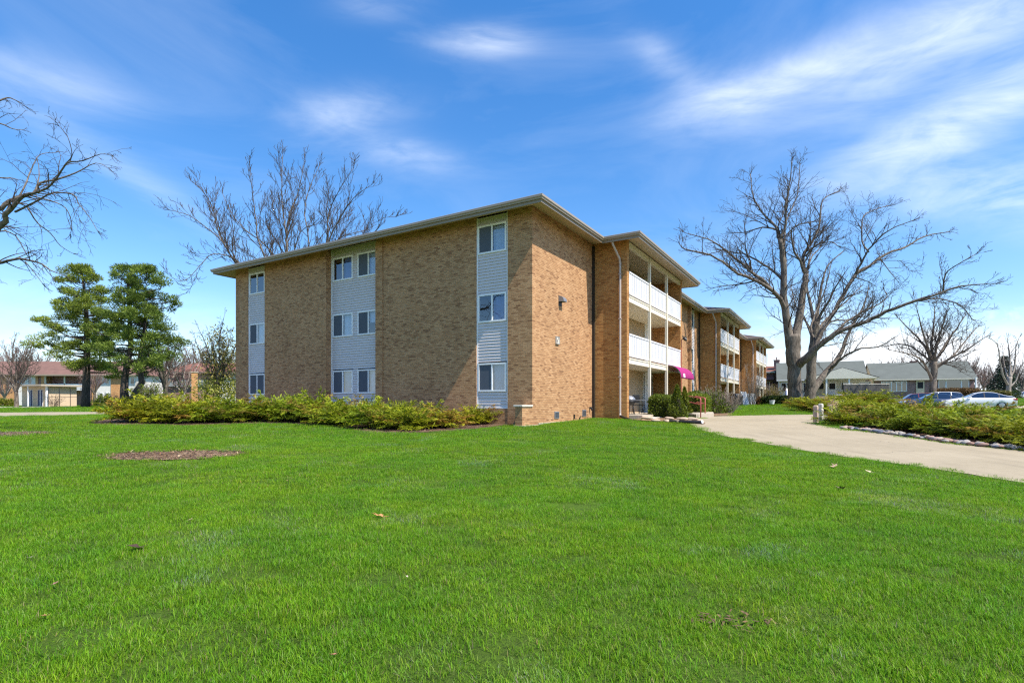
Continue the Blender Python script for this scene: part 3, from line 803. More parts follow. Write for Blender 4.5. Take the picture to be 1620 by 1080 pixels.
# ---- things fixed to the walls
lamp = empty('wall_lamp', bw(2.32, 0, 5.0), BANG, 'hooded dark metal lamp high on the sunlit end of the brick wall', 'lamp')
mb = MB(); n = 10
rg = []
for k in range(n+1):
    th = math.pi*0.55*k/n
    w = 0.15
    rg.append([(-w, -0.02 - 0.22*math.sin(th), 0.02 + 0.2*math.cos(th) - 0.04), (w, -0.02 - 0.22*math.sin(th), 0.02 + 0.2*math.cos(th) - 0.04)])
mb.sweep(rg, closed=False)
for sx in (-0.15, 0.15):
    mb.poly([(sx, -0.001, 0.18)] + [r[0 if sx < 0 else 1] for r in rg] + [(sx, -0.001, rg[-1][0][2])])
mb.build('lamp_hood', M['grey_metal'], lamp)
mb = MB(); mb.box(-0.15, 0.15, -0.012, -0.001, -0.22, 0.2); mb.build('back_plate', M['black_metal'], lamp)
mb = MB(); mb.box(-0.11, 0.11, -0.16, -0.03, -0.02, 0.03); mb.build('lens', M['blind'], lamp)

SGN = 0.88
sign = empty('number_plaque', bw(2.03, 0, 3.36), BANG, 'square grey number plaque fixed below the hooded lamp on the sunlit wall', 'plaque')
mb = MB(); mb.box(-0.17, 0.17, -0.06, 0, -0.18, 0.18); mb.build('plate', M['limestone'], sign, bevel=0.006)
mb = MB()
for q in ((-0.165, 0.165, 0.155, 0.175), (-0.165, 0.165, -0.175, -0.155), (-0.165, -0.145, -0.155, 0.155), (0.145, 0.165, -0.155, 0.155)): mb.box(q[0], q[1], -0.072, -0.061, q[2], q[3])
mb.build('border', M['grey_metal'], sign)
def text(body, loc, size, mat, parent, name='numeral', rot=(math.pi/2, 0, 0)):
    cu = bpy.data.curves.new(name, 'FONT'); cu.body = body; cu.size = size; cu.extrude = 0.004; cu.align_x = 'CENTER'; cu.align_y = 'CENTER'
    tmp = bpy.data.objects.new(name, cu)
    me = bpy.data.meshes.new_from_object(tmp); bpy.data.objects.remove(tmp)
    me.materials.clear(); me.materials.append(mat)
    o = new_obj(name, me, parent, loc); o.rotation_euler = rot
    return o
sign.scale = (SGN,)*3
text('5', (-0.05, -0.066, -0.05), 0.20, M['black_metal'], sign)
text('E', (0.07, -0.066, 0.08), 0.13, M['black_metal'], sign)

wl = empty('wall_lamp', bw(15.33, -PR, 4.62), BANG, 'small black lamp on the near bay end above the pink awning', 'lamp')
mb = MB(); mb.tube([(0, 0, 0), (0, -0.13, 0.03), (0, -0.17, -0.02)], [0.02]*3, 6); mb.build('arm', M['black_metal'], wl)
mb = MB(); mb.tube([(0, -0.10, 0.1), (0, -0.2, 0.06), (0, -0.29, -0.04)], [0.075, 0.085, 0.09], 10); mb.build('lamp_head', M['black_metal'], wl)
mb = MB(); mb.tube([(0.0, -0.02, 0.0), (0, -0.02, -2.2), (0.0, -0.02, -4.2)], [0.016]*3, 6); mb.build('conduit', M['red_pipe'], wl)
# ------------------------------------------------------------------ bare trees
def vadd(a, b, s=1.0): return (a[0]+b[0]*s, a[1]+b[1]*s, a[2]+b[2]*s)
def vnorm(a):
    l = math.sqrt(a[0]*a[0]+a[1]*a[1]+a[2]*a[2]) or 1e-9
    return (a[0]/l, a[1]/l, a[2]/l)
def vcross(a, b): return (a[1]*b[2]-a[2]*b[1], a[2]*b[0]-a[0]*b[2], a[0]*b[1]-a[1]*b[0])

class Tree:
    def __init__(self, seed, up=0.25, droop=0.0, twig=0.011, ratio=0.5, ang=(30, 62)):
        self.r = random.Random(seed); self.wood = MB(); self.fine = MB()
        self.up, self.droop, self.twig, self.ratio, self.ang = up, droop, twig, ratio, ang
    def limb(self, pts, rad, n=8, wob=0.0):
        """A limb given by hand, smoothed."""
        P, Rr = [], []
        k = len(pts)
        for i in range(k-1):
            p0, p1, p2, p3 = pts[max(i-1, 0)], pts[i], pts[i+1], pts[min(i+2, k-1)]
            for q in range(3):
                t = q/3; t2 = t*t; t3 = t2*t
                P.append(tuple(0.5*(2*p1[d] + (-p0[d]+p2[d])*t + (2*p0[d]-5*p1[d]+4*p2[d]-p3[d])*t2 + (-p0[d]+3*p1[d]-3*p2[d]+p3[d])*t3) for d in range(3)))
                Rr.append(rad[i] + (rad[i+1]-rad[i])*t)
        P.append(tuple(pts[-1])); Rr.append(rad[-1])
        r = self.r
        P = [P[0]] + [tuple(c + r.gauss(0, 1)*min(Rr[i]*0.3, 0.05 if Rr[i] < 0.12 else 0.02) for c in P[i]) for i in range(1, len(P))]
        self.wood.tube(P, Rr, n, wob=wob)
        return P, Rr
    def shoots(self, P, Rr, spacing, length, level, start=0.25, spread=None):
        """Side shoots along a limb, growing shorter towards its tip."""
        r = self.r; acc = 0.0; tot = sum(math.dist(P[i], P[i+1]) for i in range(len(P)-1)); run = 0.0
        nxt = tot*start
        for i in range(len(P)-1):
            l = math.dist(P[i], P[i+1])
            while run + l > nxt:
                f = (nxt-run)/max(l, 1e-6); p = tuple(P[i][d]+(P[i+1][d]-P[i][d])*f for d in range(3))
                T = vnorm(tuple(P[i+1][d]-P[i][d] for d in range(3)))
                rr = Rr[i]+(Rr[i+1]-Rr[i])*f
                frac = nxt/tot
                L = length*(1.2-0.85*frac)*r.uniform(0.55, 1.25)
                self.grow(p, T, L, min(rr*0.6, 0.012+L*0.013), level)
                nxt += spacing*r.uniform(0.6, 1.45)
            run += l
        T = vnorm(tuple(P[-1][d]-P[-2][d] for d in range(3)))
        self.grow(P[-1], T, length*0.26, max(Rr[-1]*0.9, 0.012), level-1, 8)
        self.grow(P[-1], T, length*0.24, max(Rr[-1]*0.8, 0.012), level-1, 30)
    def grow(self, p, T, L, rad, level, ang=None):
        r = self.r
        a = RAD(ang if ang is not None else r.uniform(*self.ang))
        ref = (0, 0, 1) if abs(T[2]) < 0.9 else (1, 0, 0)
        u = vnorm(vcross(T, ref)); w = vcross(T, u)
        ph = r.uniform(0, 2*math.pi)
        d = tuple(T[k]*math.cos(a) + (u[k]*math.cos(ph)+w[k]*math.sin(ph))*math.sin(a) for k in range(3))
        d = vnorm((d[0], d[1], d[2]+self.up*0.8))
        n = 5 if level >= 2 else 4
        P = [p]; Rr = [rad]; step = L/n
        for i in range(n):
            d = vnorm((d[0]+r.gauss(0, 0.17), d[1]+r.gauss(0, 0.17), d[2]+r.gauss(0, 0.13)+self.up*0.35-self.droop*(i+1)/n))
            P.append(vadd(P[-1], d, step)); Rr.append(max(rad*(1-(i+1)/n*0.75), self.twig*0.75))
        (self.wood if level >= 3 else self.fine).tube(P, Rr, 5 if rad > 0.03 else 3, cap=False)
        if level <= 0: return
        k = max(2, int(round(L/(0.42 if level >= 2 else 0.30))))
        k = min(k, 8)
        for j in range(k):
            f = 0.22 + 0.76*(j+r.random())/k
            i = min(int(f*n), n-1); g = f*n-i
            q = tuple(P[i][c]+(P[i+1][c]-P[i][c])*g for c in range(3))
            Tj = vnorm(tuple(P[i+1][c]-P[i][c] for c in range(3)))
            self.grow(q, Tj, L*self.ratio*(1.2-0.6*f)*r.uniform(0.6, 1.2), max(Rr[i]*0.6, self.twig), level-1)
    def finish(self, name, loc, label, group=None, wood='bark', fine='twig', cat='tree'):
        e = empty(name, loc, 0, label, cat, group)
        off = (-loc[0], -loc[1], -loc[2])
        self.wood.v = [vadd(v, off) for v in self.wood.v]; self.fine.v = [vadd(v, off) for v in self.fine.v]
        self.wood.build('trunk', M[wood], e, smooth=True, uv=False)
        if self.fine.v: self.fine.build('crown', M[fine], e, smooth=True, uv=False)
        return e

def traced(zpts, widths, y0, y1, zoom, org, bow=0.0):
    """Limb read off the picture: zoom-window pixels -> points, drifting from depth y0 to y1."""
    out, rad = [], []
    k = len(zpts)
    for i, (a, b) in enumerate(zpts):
        f = i/(k-1); y = y0+(y1-y0)*f + bow*math.sin(math.pi*f)
        p = px(org[0]+a/zoom, org[1]+b/zoom, y)
        out.append(tuple(p)); 
        w = widths[0]+(widths[1]-widths[0])*f**0.75 if len(widths) == 2 else widths[i]
        rad.append(w*0.86/zoom/2*y/FPX)
    return out, rad

# the big maple beside the drive
ZO, OR = 2.5125, (1060, 230)
def big_tree():
    t = Tree(11, 0.22, 0.06, 0.0115, 0.5); Y = 40.0
    base = px(1060+498/ZO, 642, Y); gzv = gz(base.x, Y)
    L = lambda z, w, a, b, bow=0.0, n=9: t.limb(*traced(z, w, Y+a, Y+b, ZO, OR, bow), n=n)
    p, r_ = traced([(499, 1052), (498, 1030), (497, 1005), (495, 960), (494, 900), (490, 840), (488, 790), (486, 755)], [88, 74, 64, 58, 56, 62, 64, 66], Y, Y, ZO, OR)
    p[0] = (p[0][0], p[0][1], gzv-0.3)
    t.limb(p, r_, 16, wob=0.035)
    limbs = []
    A = limbs.append
    A(L([(480, 800), (470, 740), (462, 680), (453, 600), (452, 520), (447, 440), (437, 370)], [44, 36, 33, 30, 27, 24, 20], 0, -0.5))
    A(L([(437, 375), (458, 310), (460, 240), (470, 180), (480, 120), (484, 62)], (14, 3), -0.5, -1.5))
    A(L([(439, 378), (420, 325), (388, 290), (350, 243), (328, 190), (320, 115)], (15, 3), -0.5, 1.5))
    A(L([(455, 560), (457, 450), (455, 380), (462, 300), (505, 200), (516, 75)], (14, 3), -0.4, 2.5))
    A(L([(466, 690), (440, 610), (395, 568), (330, 530), (270, 510), (210, 462), (140, 430), (60, 412), (35, 388)], (24, 3), 0, -4.0))
    A(L([(436, 606), (385, 552), (320, 502), (245, 436), (195, 398), (150, 372), (60, 348)], (19, 3), -0.3, -2.5))
    A(L([(448, 535), (405, 495), (350, 460), (290, 430), (240, 425), (185, 410)], (13, 3), -0.3, 2.5))
    A(L([(420, 335), (370, 325), (300, 345), (255, 348)], (9, 3), 0, 2))
    A(L([(492, 790), (503, 740), (514, 690), (525, 620), (534, 560), (541, 512)], [50, 40, 34, 30, 27, 24], 0, 0.8))
    A(L([(541, 515), (528, 470), (535, 425), (562, 388), (590, 330), (598, 262), (612, 212), (672, 182)], (20, 3), 0.8, 2.0))
    A(L([(541, 515), (518, 460), (495, 418), (482, 345), (500, 320), (562, 305)], (14, 3), 0.8, -1.5))
    A(L([(540, 440), (580, 395), (640, 385), (668, 400)], (9, 3), 0.8, -2))
    A(L([(540, 520), (565, 440), (600, 400), (610, 330)], (8, 3), 0.8, 3))
    A(L([(503, 880), (522, 862), (552, 836), (590, 797), (640, 762), (700, 727), (780, 700), (860, 662), (940, 630), (1040, 597), (1130, 566), (1210, 553), (1292, 552)], [40, 38, 37, 30, 22, 19, 17, 15, 13, 11, 8, 5, 3], 0, -6.0))
    A(L([(578, 808), (598, 745), (640, 682), (690, 592), (740, 506), (790, 480), (860, 432), (940, 402), (1010, 362), (1105, 345)], [24, 20, 18, 17, 15, 12, 10, 8, 6, 3], 0, 3.0))
    A(L([(740, 508), (768, 450), (802, 400), (850, 352), (900, 322), (965, 300)], (11, 3), 1.2, -1.0))
    A(L([(790, 424), (763, 382), (764, 305), (780, 270), (865, 240)], (8, 3), 1, 3))
    A(L([(620, 772), (700, 705), (762, 662), (812, 640), (862, 605), (850, 572)], (12, 3), -0.5, 2.0))
    A(L([(1085, 577), (1095, 512), (1132, 480), (1212, 434)], (8, 3), -4.5, -6))
    A(L([(930, 632), (1000, 612), (1090, 612), (1160, 640), (1200, 690)], (8, 3), -3.5, -2))
    A(L([(830, 445), (850, 470), (880, 510), (905, 540)], (6, 2), 2, 1))
    A(L([(585, 800), (560, 720), (590, 640), (620, 560), (640, 470)], (12, 3), 0.2, 4))
    for P, Rr in limbs:
        t.shoots(P, Rr, 0.38, 2.2, 2, 0.18); t.shoots(P, Rr, 2.0, 3.6, 2, 0.15)
    return t.finish('maple_tree', (base.x, Y, gzv), 'huge bare tree with thick grey trunk and wide forking limbs beside the driveway', wood='bark')
big_tree()

def rear_tree():
    t = Tree(12, 0.3, 0.03, 0.012, 0.5); Y = 46.0
    L = lambda z, w, a, b, n=8: t.limb(*traced(z, w, Y+a, Y+b, ZO, OR), n=n)
    gzv = gz(26.5, Y); bx = px(1060+556/ZO, 640, Y).x
    p, r_ = traced([(553, 1030), (556, 1000), (558, 960), (560, 900), (566, 830), (574, 760), (580, 700)], [54, 46, 42, 40, 38, 34, 30], Y, Y, ZO, OR)
    p[0] = (p[0][0], p[0][1], gzv-0.2)
    t.limb(p, r_, 12, wob=0.06)
    limbs = [L([(556, 990), (590, 938), (640, 882), (680, 822), (702, 760), (740, 690), (770, 640), (790, 560)], [40, 30, 25, 18, 14, 10, 7, 3], 0, 3),
             L([(640, 884), (690, 838), (760, 808), (830, 800), (880, 770)], (13, 3), 0.5, -3),
             L([(578, 730), (560, 640), (545, 560), (550, 470), (570, 400)], (20, 3), 0, 2),
             L([(580, 710), (590, 640), (602, 560), (625, 480), (690, 420)], (20, 3), 0, 1),
             L([(580, 710), (620, 640), (660, 560), (700, 500)], (16, 3), 0, -2),
             L([(576, 750), (620, 690), (700, 620), (760, 560)], (14, 3), 0, 4),
             L([(572, 780), (540, 700), (500, 640), (480, 560)], (12, 3), 0, 4),
             L([(578, 740), (640, 700), (720, 690), (800, 640)], (12, 3), 0, 2),
             L([(566, 820), (600, 790), (660, 750), (720, 745)], (10, 3), 0, 4)]
    for P, Rr in limbs: t.shoots(P, Rr, 0.6, 2.3, 2, 0.2)
    return t.finish('maple_tree', (bx, Y, gzv), 'second bare tree close behind the huge one, with a low dark limb leaning out', wood='bark')
rear_tree()

def mid_tree():
    t = Tree(13, 0.22, 0.05, 0.013, 0.5); Y = 57.0
    L = lambda z, w, a, b, n=7: t.limb(*traced(z, w, Y+a, Y+b, ZO, OR), n=n)
    bx = px(1060+1045/ZO, 640, Y).x; gzv = gz(bx, Y)
    p, r_ = traced([(1045, 1060), (1045, 1010), (1046, 960), (1047, 910), (1048, 860)], [34, 29, 27, 27, 28], Y, Y, ZO, OR)
    p[0] = (p[0][0], p[0][1], gzv-0.2)
    t.limb(p, r_, 10, wob=0.05)
    limbs = [L([(1040, 935), (1018, 880), (990, 845), (940, 826), (870, 812)], (14, 3), 0, -3), L([(1044, 880), (1020, 810), (985, 765), (945, 725), (905, 685)], (15, 3), 0, 2),
             L([(1046, 870), (1040, 790), (1048, 715), (1052, 645)], (17, 3), 0, 1), L([(1050, 890), (1108, 850), (1180, 810), (1255, 762)], (15, 3), 0, -2),
             L([(1050, 865), (1098, 785), (1140, 725), (1172, 676)], (15, 3), 0, 2), L([(1048, 850), (1075, 745), (1100, 665)], (13, 3), 0, -2),
             L([(1042, 850), (1005, 745), (985, 662)], (13, 3), 0, -2), L([(1052, 880), (1130, 830), (1200, 745), (1225, 720)], (11, 3), 0, 4), L([(1036, 860), (960, 800), (895, 790), (860, 800)], (10, 3), 0, 4)]
    for P, Rr in limbs: t.shoots(P, Rr, 0.55, 2.2, 2, 0.15); t.shoots(P, Rr, 1.8, 3.2, 2, 0.12)
    return t.finish('street_tree', (bx, Y, gzv), 'bare spreading tree standing in front of the purple brick ranch house', wood='bark')
mid_tree()

def right_tree():
    t = Tree(14, 0.3, 0.0, 0.016, 0.5); Y = 78.0
    L = lambda z, w, a, b, n=7: t.limb(*traced(z, w, Y+a, Y+b, ZO, OR), n=n)
    bx = px(1060+1345/ZO, 640, Y).x; gzv = gz(bx, Y)
    p, r_ = traced([(1345, 1030), (1345, 1000), (1346, 960), (1352, 920)], [26, 21, 18, 17], Y, Y, ZO, OR)
    p[0] = (p[0][0], p[0][1], gzv-0.2)
    t.limb(p, r_, 9, wob=0.05)
    limbs = [L([(1346, 955), (1325, 915), (1310, 850), (1300, 790), (1270, 765)], (10, 2), 0, -2), L([(1352, 925), (1350, 860), (1345, 800), (1340, 760)], (11, 2), 0, 2),
             L([(1352, 925), (1370, 880), (1375, 800), (1390, 760)], (11, 2), 0, 1), L([(1350, 960), (1375, 935), (1395, 880), (1430, 830)], (9, 2), 0, 0), L([(1348, 940), (1330, 880), (1322, 800)], (9, 2), 0, 3)]
    for P, Rr in limbs: t.shoots(P, Rr, 0.8, 2.4, 2, 0.2)
    return t.finish('street_tree', (bx, Y, gzv), 'bare tree with pale split trunk beside the dark spruce', wood='bark_pale')
right_tree()

def roof_tree():
    t = Tree(15, 0.34, 0.0, 0.0145, 0.5, (22, 48)); Y = 44.0; zo, org = 2.5725, (240, 220)
    L = lambda z, w, a, b, n=7: t.limb(*traced(z, tuple(q*0.6 for q in w), Y+a, Y+b, zo, org), n=n)
    bx = px(240+545/zo, 640, Y).x; gzv = gz(bx, Y)
    p, r_ = traced([(545, 1090), (545, 950), (547, 800), (550, 680), (552, 600)], [50, 44, 40, 40, 42], Y, Y, zo, org)
    p[0] = (p[0][0], p[0][1], gzv-0.2)
    t.limb(p, r_, 10)
    limbs = [L([(552, 610), (558, 520), (552, 440), (540, 340), (530, 250), (530, 150), (532, 62)], (22, 3), 0, 0), L([(555, 600), (550, 470), (548, 385), (562, 300), (592, 230), (612, 145), (622, 78)], (18, 3), 0, 2),
             L([(545, 640), (465, 490), (432, 400), (420, 300), (408, 200), (398, 100)], (18, 3), 0, -2), L([(548, 600), (490, 470), (450, 420), (382, 370), (330, 310), (288, 222)], (15, 3), 0, 2),
             L([(545, 660), (420, 570), (342, 505), (290, 420), (222, 360), (150, 310), (72, 288)], (19, 3), 0, -3), L([(430, 578), (352, 510), (302, 440), (268, 370), (248, 280), (202, 205), (160, 168)], (14, 3), -1, 2),
             L([(556, 620), (630, 480), (638, 400), (622, 300), (640, 205), (684, 108)], (17, 3), 0, 3), L([(556, 640), (680, 500), (712, 420), (722, 300), (762, 210), (822, 118)], (18, 3), 0, -2),
             L([(700, 450), (762, 330), (822, 240), (892, 188)], (14, 3), -1, -3), L([(560, 570), (600, 385), (682, 345)], (9, 3), 0, -2), L([(400, 560), (340, 488), (250, 468), (200, 510), (130, 580), (66, 550)], (12, 2), -1, -3),
             L([(640, 560), (752, 412), (850, 376), (872, 370)], (10, 2), 0, 3), L([(700, 520), (860, 420), (920, 362), (942, 322), (992, 318)], (10, 2), 0, -3)]
    for P, Rr in limbs: t.shoots(P, Rr, 0.46, 2.0, 2, 0.2); t.shoots(P, Rr, 1.9, 4.2, 2, 0.1)
    return t.finish('maple_tree', (bx, Y, gzv), 'tall fan shaped bare tree rising behind the roof of the brick building', wood='bark')
roof_tree()

def left_tree():
    t = Tree(16, 0.05, 0.16, 0.0052, 0.5, (25, 60)); Y = 17.0; zo, org = 2.51, (0, 130)
    L = lambda z, w, a, b, n=7: t.limb(*traced(z, w, Y+a, Y+b, zo, org), n=n)
    bx = px(-190, 640, Y).x; gzv = gz(bx, Y)
    p, r_ = traced([(-480, 1420), (-478, 1290), (-470, 1100), (-455, 900), (-430, 760)], [130, 110, 96, 90, 84], Y, Y, zo, org)
    p[0] = (p[0][0], p[0][1], gzv-0.2)
    t.limb(p, r_, 14, wob=0.06)
    limbs = [L([(-440, 860), (-250, 760), (-80, 650), (0, 572), (40, 505), (92, 452), (140, 440), (208, 405), (262, 325), (330, 312), (400, 286), (446, 292)], [56, 48, 38, 26, 20, 15, 11, 9, 7, 5, 3, 2], 0, -2.5),
             L([(-440, 800), (-300, 640), (-120, 540), (0, 497), (62, 464), (130, 440), (160, 402), (230, 385), (300, 360), (380, 322), (430, 340)], [50, 38, 28, 20, 16, 13, 10, 8, 6, 3, 2], 0, 1),
             L([(60, 515), (150, 470), (210, 440), (290, 446), (312, 482), (352, 532), (388, 592)], (10, 2), -1, -2), L([(-60, 630), (0, 592), (62, 610), (110, 692), (132, 720)], (9, 2), -0.5, 0),
             L([(-440, 900), (-260, 800), (-100, 740), (0, 714), (80, 705), (150, 715), (200, 746), (262, 772)], [40, 30, 20, 13, 10, 8, 5, 2], 0, -1.5), L([(70, 470), (106, 392), (132, 330), (160, 288), (220, 280)], (9, 2), -0.5, 1),
             L([(138, 440), (156, 372), (150, 312)], (7, 2), -0.5, 0), L([(262, 322), (285, 290), (270, 220), (235, 175)], (5, 2), -1, -1.5),
             L([(-430, 760), (-350, 400), (-200, 180), (-60, 90), (0, 72), (40, 62), (100, 96)], [60, 40, 26, 12, 8, 5, 2], 0, 1), L([(-200, 180), (-80, 160), (0, 165), (50, 185), (90, 190)], (12, 2), 0.5, 2),
             L([(-430, 780), (-320, 520), (-150, 420), (-40, 385), (20, 380), (80, 388)], [40, 26, 16, 7, 5, 2], 0, 2.5), L([(120, 450), (200, 470), (260, 500), (285, 560), (280, 605)], (7, 2), -1, 0),
             L([(110, 500), (150, 560), (200, 600), (240, 650), (290, 680)], (7, 2), -1, 0.5), L([(100, 712), (140, 760), (170, 800)], (5, 2), -1, -1)]
    for P, Rr in limbs: t.shoots(P, Rr, 0.25, 1.35, 2, 0.3)
    return t.finish('willow_tree', (bx, Y, gzv), 'bare drooping tree whose branches reach in from the left edge', wood='bark')
left_tree()

def bare_tree(seed, H, spread, trunk_r, up=0.25, droop=0.0, fork=0.28, nl=6, lev=2, twig=0.015, dens=0.8, sl=1.9):
    t = Tree(seed, up, droop, twig, 0.52)
    r = t.r
    z = H*fork
    tr, rr = t.limb([(0, 0, -0.3), (r.uniform(-.1, .1), 0, z*0.4), (r.uniform(-.2, .2), r.uniform(-.2, .2), z)], [trunk_r*1.4, trunk_r*1.05, trunk_r*0.95], 8)
    for i in range(nl):
        a = 2*math.pi*i/nl + r.uniform(-.4, .4); s = spread*r.uniform(0.25, 1.0); hh = H*r.uniform(0.75, 1.0)*(1.05-0.25*s/spread)
        c, sn = math.cos(a), math.sin(a); b = tr[-1]; z0 = z*r.uniform(0.75, 1.0)
        P, Rr = t.limb([(b[0], b[1], z0), (b[0]+c*s*0.3, b[1]+sn*s*0.3, z0+(hh-z0)*0.3), (b[0]+c*s*0.65+r.uniform(-.4, .4), b[1]+sn*s*0.65+r.uniform(-.4, .4), z0+(hh-z0)*0.65), (b[0]+c*s, b[1]+sn*s, hh)], [trunk_r*0.6, trunk_r*0.45, trunk_r*0.28, trunk_r*0.08], 6)
        t.shoots(P, Rr, dens, sl, lev, 0.12)
    return t

# ------------------------------------------------------------------ evergreen and leafy plants: loose triangles
nr = np.random.default_rng(5)
def basis(d):
    d = d / np.linalg.norm(d, axis=1, keepdims=True)
    ref = np.where(np.abs(d[:, 2:3]) < 0.93, np.array([[0, 0, 1.0]]), np.array([[1.0, 0, 0]]))
    u = np.cross(d, ref); u /= np.linalg.norm(u, axis=1, keepdims=True)
    w = np.cross(u, d)
    return d, u, w
def leaf_tris(pos, dirs, length, width, cols, bend=0.0):
    """One slender triangle per leaf or needle tuft."""
    d, u, w = basis(dirs); n = len(pos)
    a = nr.uniform(0, 2*np.pi, n)[:, None]
    s = u*np.cos(a) + w*np.sin(a)
    L = np.asarray(length).reshape(-1, 1); W = np.asarray(width).reshape(-1, 1)
    v = np.stack([pos - s*W*0.5, pos + s*W*0.5, pos + d*L + np.array([[0, 0, -1.0]])*L*bend], 1)
    return v, cols

def spray_template(k=9):
    """A flat feathery spray along +x: a stem with leaflets, longest a third of the way out."""
    tr, tone = [], []
    for i in range(k):
        f = (i+0.6)/k; x = f
        l = 0.42*(1-f)**0.7*(0.55+0.45*min(1, f*3))+0.05
        for sgn in (-1, 1):
            a = RAD(38 + 10*math.sin(i*2.1))*sgn
            z = -0.18*f*f
            tip = (x + l*math.cos(a), l*math.sin(a), z + 0.05*math.cos(i*3.3+sgn))
            wv = 0.045+0.03*(1-f)
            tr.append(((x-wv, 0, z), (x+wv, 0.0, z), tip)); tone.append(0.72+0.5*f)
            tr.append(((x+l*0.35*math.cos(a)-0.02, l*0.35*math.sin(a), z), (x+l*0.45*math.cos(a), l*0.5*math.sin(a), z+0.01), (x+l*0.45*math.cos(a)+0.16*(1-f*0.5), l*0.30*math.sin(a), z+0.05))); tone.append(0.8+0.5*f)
    tr.append(((0.86, -0.035, -0.13), (0.86, 0.035, -0.13), (1.12, 0, -0.24))); tone.append(1.3)
    return np.array(tr), np.array(tone)
SPT, SPTONE = spray_template()
def place_sprays(pos, dirs, size, cols):
    d, u, w = basis(dirs); n = len(pos)
    roll = nr.normal(0, 0.5, n)[:, None]
    u2 = u*np.cos(roll)+w*np.sin(roll); w2 = -u*np.sin(roll)+w*np.cos(roll)
    B = np.stack([d, u2, w2], 1)                         # rows are the axes
    v = np.einsum('tkc,ncd->ntkd', SPT, B)*np.asarray(size).reshape(-1, 1, 1, 1) + pos[:, None, None, :]
    c = cols[:, None, :]*SPTONE[None, :, None]
    return v.reshape(-1, 3, 3), c.reshape(-1, 3)

def juniper_mesh(seed, rx=1.35, h=1.1, nb=62, brown=0.1, hue=0.0, flat=1.0):
    """Foliage and stems of one spreading juniper about its own base: arching branches that carry flat side fans."""
    global nr
    nr = np.random.default_rng(seed); r = random.Random(seed)
    stems = MB(); P, D, S, C = [], [], [], []
    g0 = np.array([0.075+hue*0.04, 0.125+hue*0.02, 0.010]); g1 = np.array([0.40+hue*0.10, 0.44+hue*0.03, 0.02]); br = np.array([0.34, 0.165, 0.05])
    for b in range(nb):
        az = 2*math.pi*(b*0.618 % 1) + r.uniform(-.3, .3)
        q = ((b+0.5)/nb)**0.8
        el = RAD(54 - 47*q + r.uniform(-11, 11)) + 0.25
        L = (h*1.05*(1-q) + rx*q)*r.uniform(0.70, 1.2)
        n = 9; p = np.array([r.uniform(-.16, .16), r.uniform(-.16, .16), 0.04]); pts = [p]
        bend = r.uniform(0.03, 0.11)*(1 if q < 0.75 else 0.4)
        for i in range(n):
            el -= bend*r.uniform(0.5, 1.5)
            d = np.array([math.cos(az)*math.cos(el), math.sin(az)*math.cos(el), math.sin(el)])
            p = p + d*L/n
            if p[2] < 0.06: p = np.array([p[0], p[1], 0.06+r.random()*0.05])
            pts.append(p); az += r.uniform(-.1, .1)
        if b % 2 == 0:
            stems.tube([tuple(x) for x in pts[:7]], [0.026, 0.022, 0.018, 0.015, 0.012, 0.009, 0.006], 4, cap=False)
        isb = r.random() < 1.3*brown*(1.0 + 0.9*math.sin(az*2 + seed)) * (1.5 if q > 0.7 else 0.8)
        tone = r.random()
        def spray(at, dd, f):
            P.append(at); D.append(dd); S.append(nr.uniform(0.10, 0.20))
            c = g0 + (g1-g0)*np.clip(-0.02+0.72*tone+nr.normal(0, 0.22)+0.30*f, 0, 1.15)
            if isb or nr.random() < brown*0.35: c = c*0.35+br*nr.uniform(0.55, 0.95)
            C.append(c)
        for i in range(2, n+1):
            dirv = pts[i]-pts[i-1]; dirv /= np.linalg.norm(dirv)
            flatd = np.array([-dirv[1], dirv[0], 0.0]); flatd /= np.linalg.norm(flatd)+1e-6
            for sgn in (-1, 1):
                a = RAD(r.uniform(32, 66)); fl = L*r.uniform(0.10, 0.26)*(1.25-0.75*i/n)+0.06
                sd = dirv*math.cos(a) + flatd*sgn*math.sin(a) + np.array([0, 0, r.uniform(-0.18, 0.22)])
                m = max(2, int(fl/0.05))
                for k in range(m):
                    g = (k+0.6)/m
                    at = pts[i-1]+(pts[i]-pts[i-1])*r.random() + sd*fl*g + np.array([0, 0, -0.10*fl*g*g]) + nr.normal(0, 0.018, 3)
                    side = nr.normal(0, 0.5, 3); side[2] = side[2]*0.45 + 0.06
                    spray(at, sd+side, g*i/n)
            spray(pts[i] + nr.normal(0, 0.02, 3), dirv + nr.normal(0, 0.3, 3)*np.array([1, 1, 0.5]), i/n)
        for k in range(4): spray(pts[-1], dirv + nr.normal(0, 0.35, 3)*np.array([1, 1, 0.5]), 1.2)
    v, c = place_sprays(np.array(P), np.array(D), np.array(S), np.array(C))
    v[:, :, 2] = np.maximum(v[:, :, 2]*flat, 0.015)
    fm = tri_mesh('foliage', v, c, M['juniper'])
    sm = bpy.data.meshes.new('stem'); sm.from_pydata(stems.v, [], stems.f); sm.materials.append(M['stem']); sm.polygons.foreach_set('use_smooth', [True]*len(stems.f)); sm.update()
    print('juniper', len(v))
    return fm, sm
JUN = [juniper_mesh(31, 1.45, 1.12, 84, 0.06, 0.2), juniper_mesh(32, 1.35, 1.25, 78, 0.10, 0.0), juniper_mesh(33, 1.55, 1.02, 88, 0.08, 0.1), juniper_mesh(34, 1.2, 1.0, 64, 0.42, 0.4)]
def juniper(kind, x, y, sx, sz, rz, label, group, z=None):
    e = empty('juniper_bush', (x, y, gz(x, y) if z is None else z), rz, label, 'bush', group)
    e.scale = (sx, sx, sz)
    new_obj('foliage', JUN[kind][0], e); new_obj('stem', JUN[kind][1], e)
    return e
GJ = 'junipers in the long bed before the shaded wall'
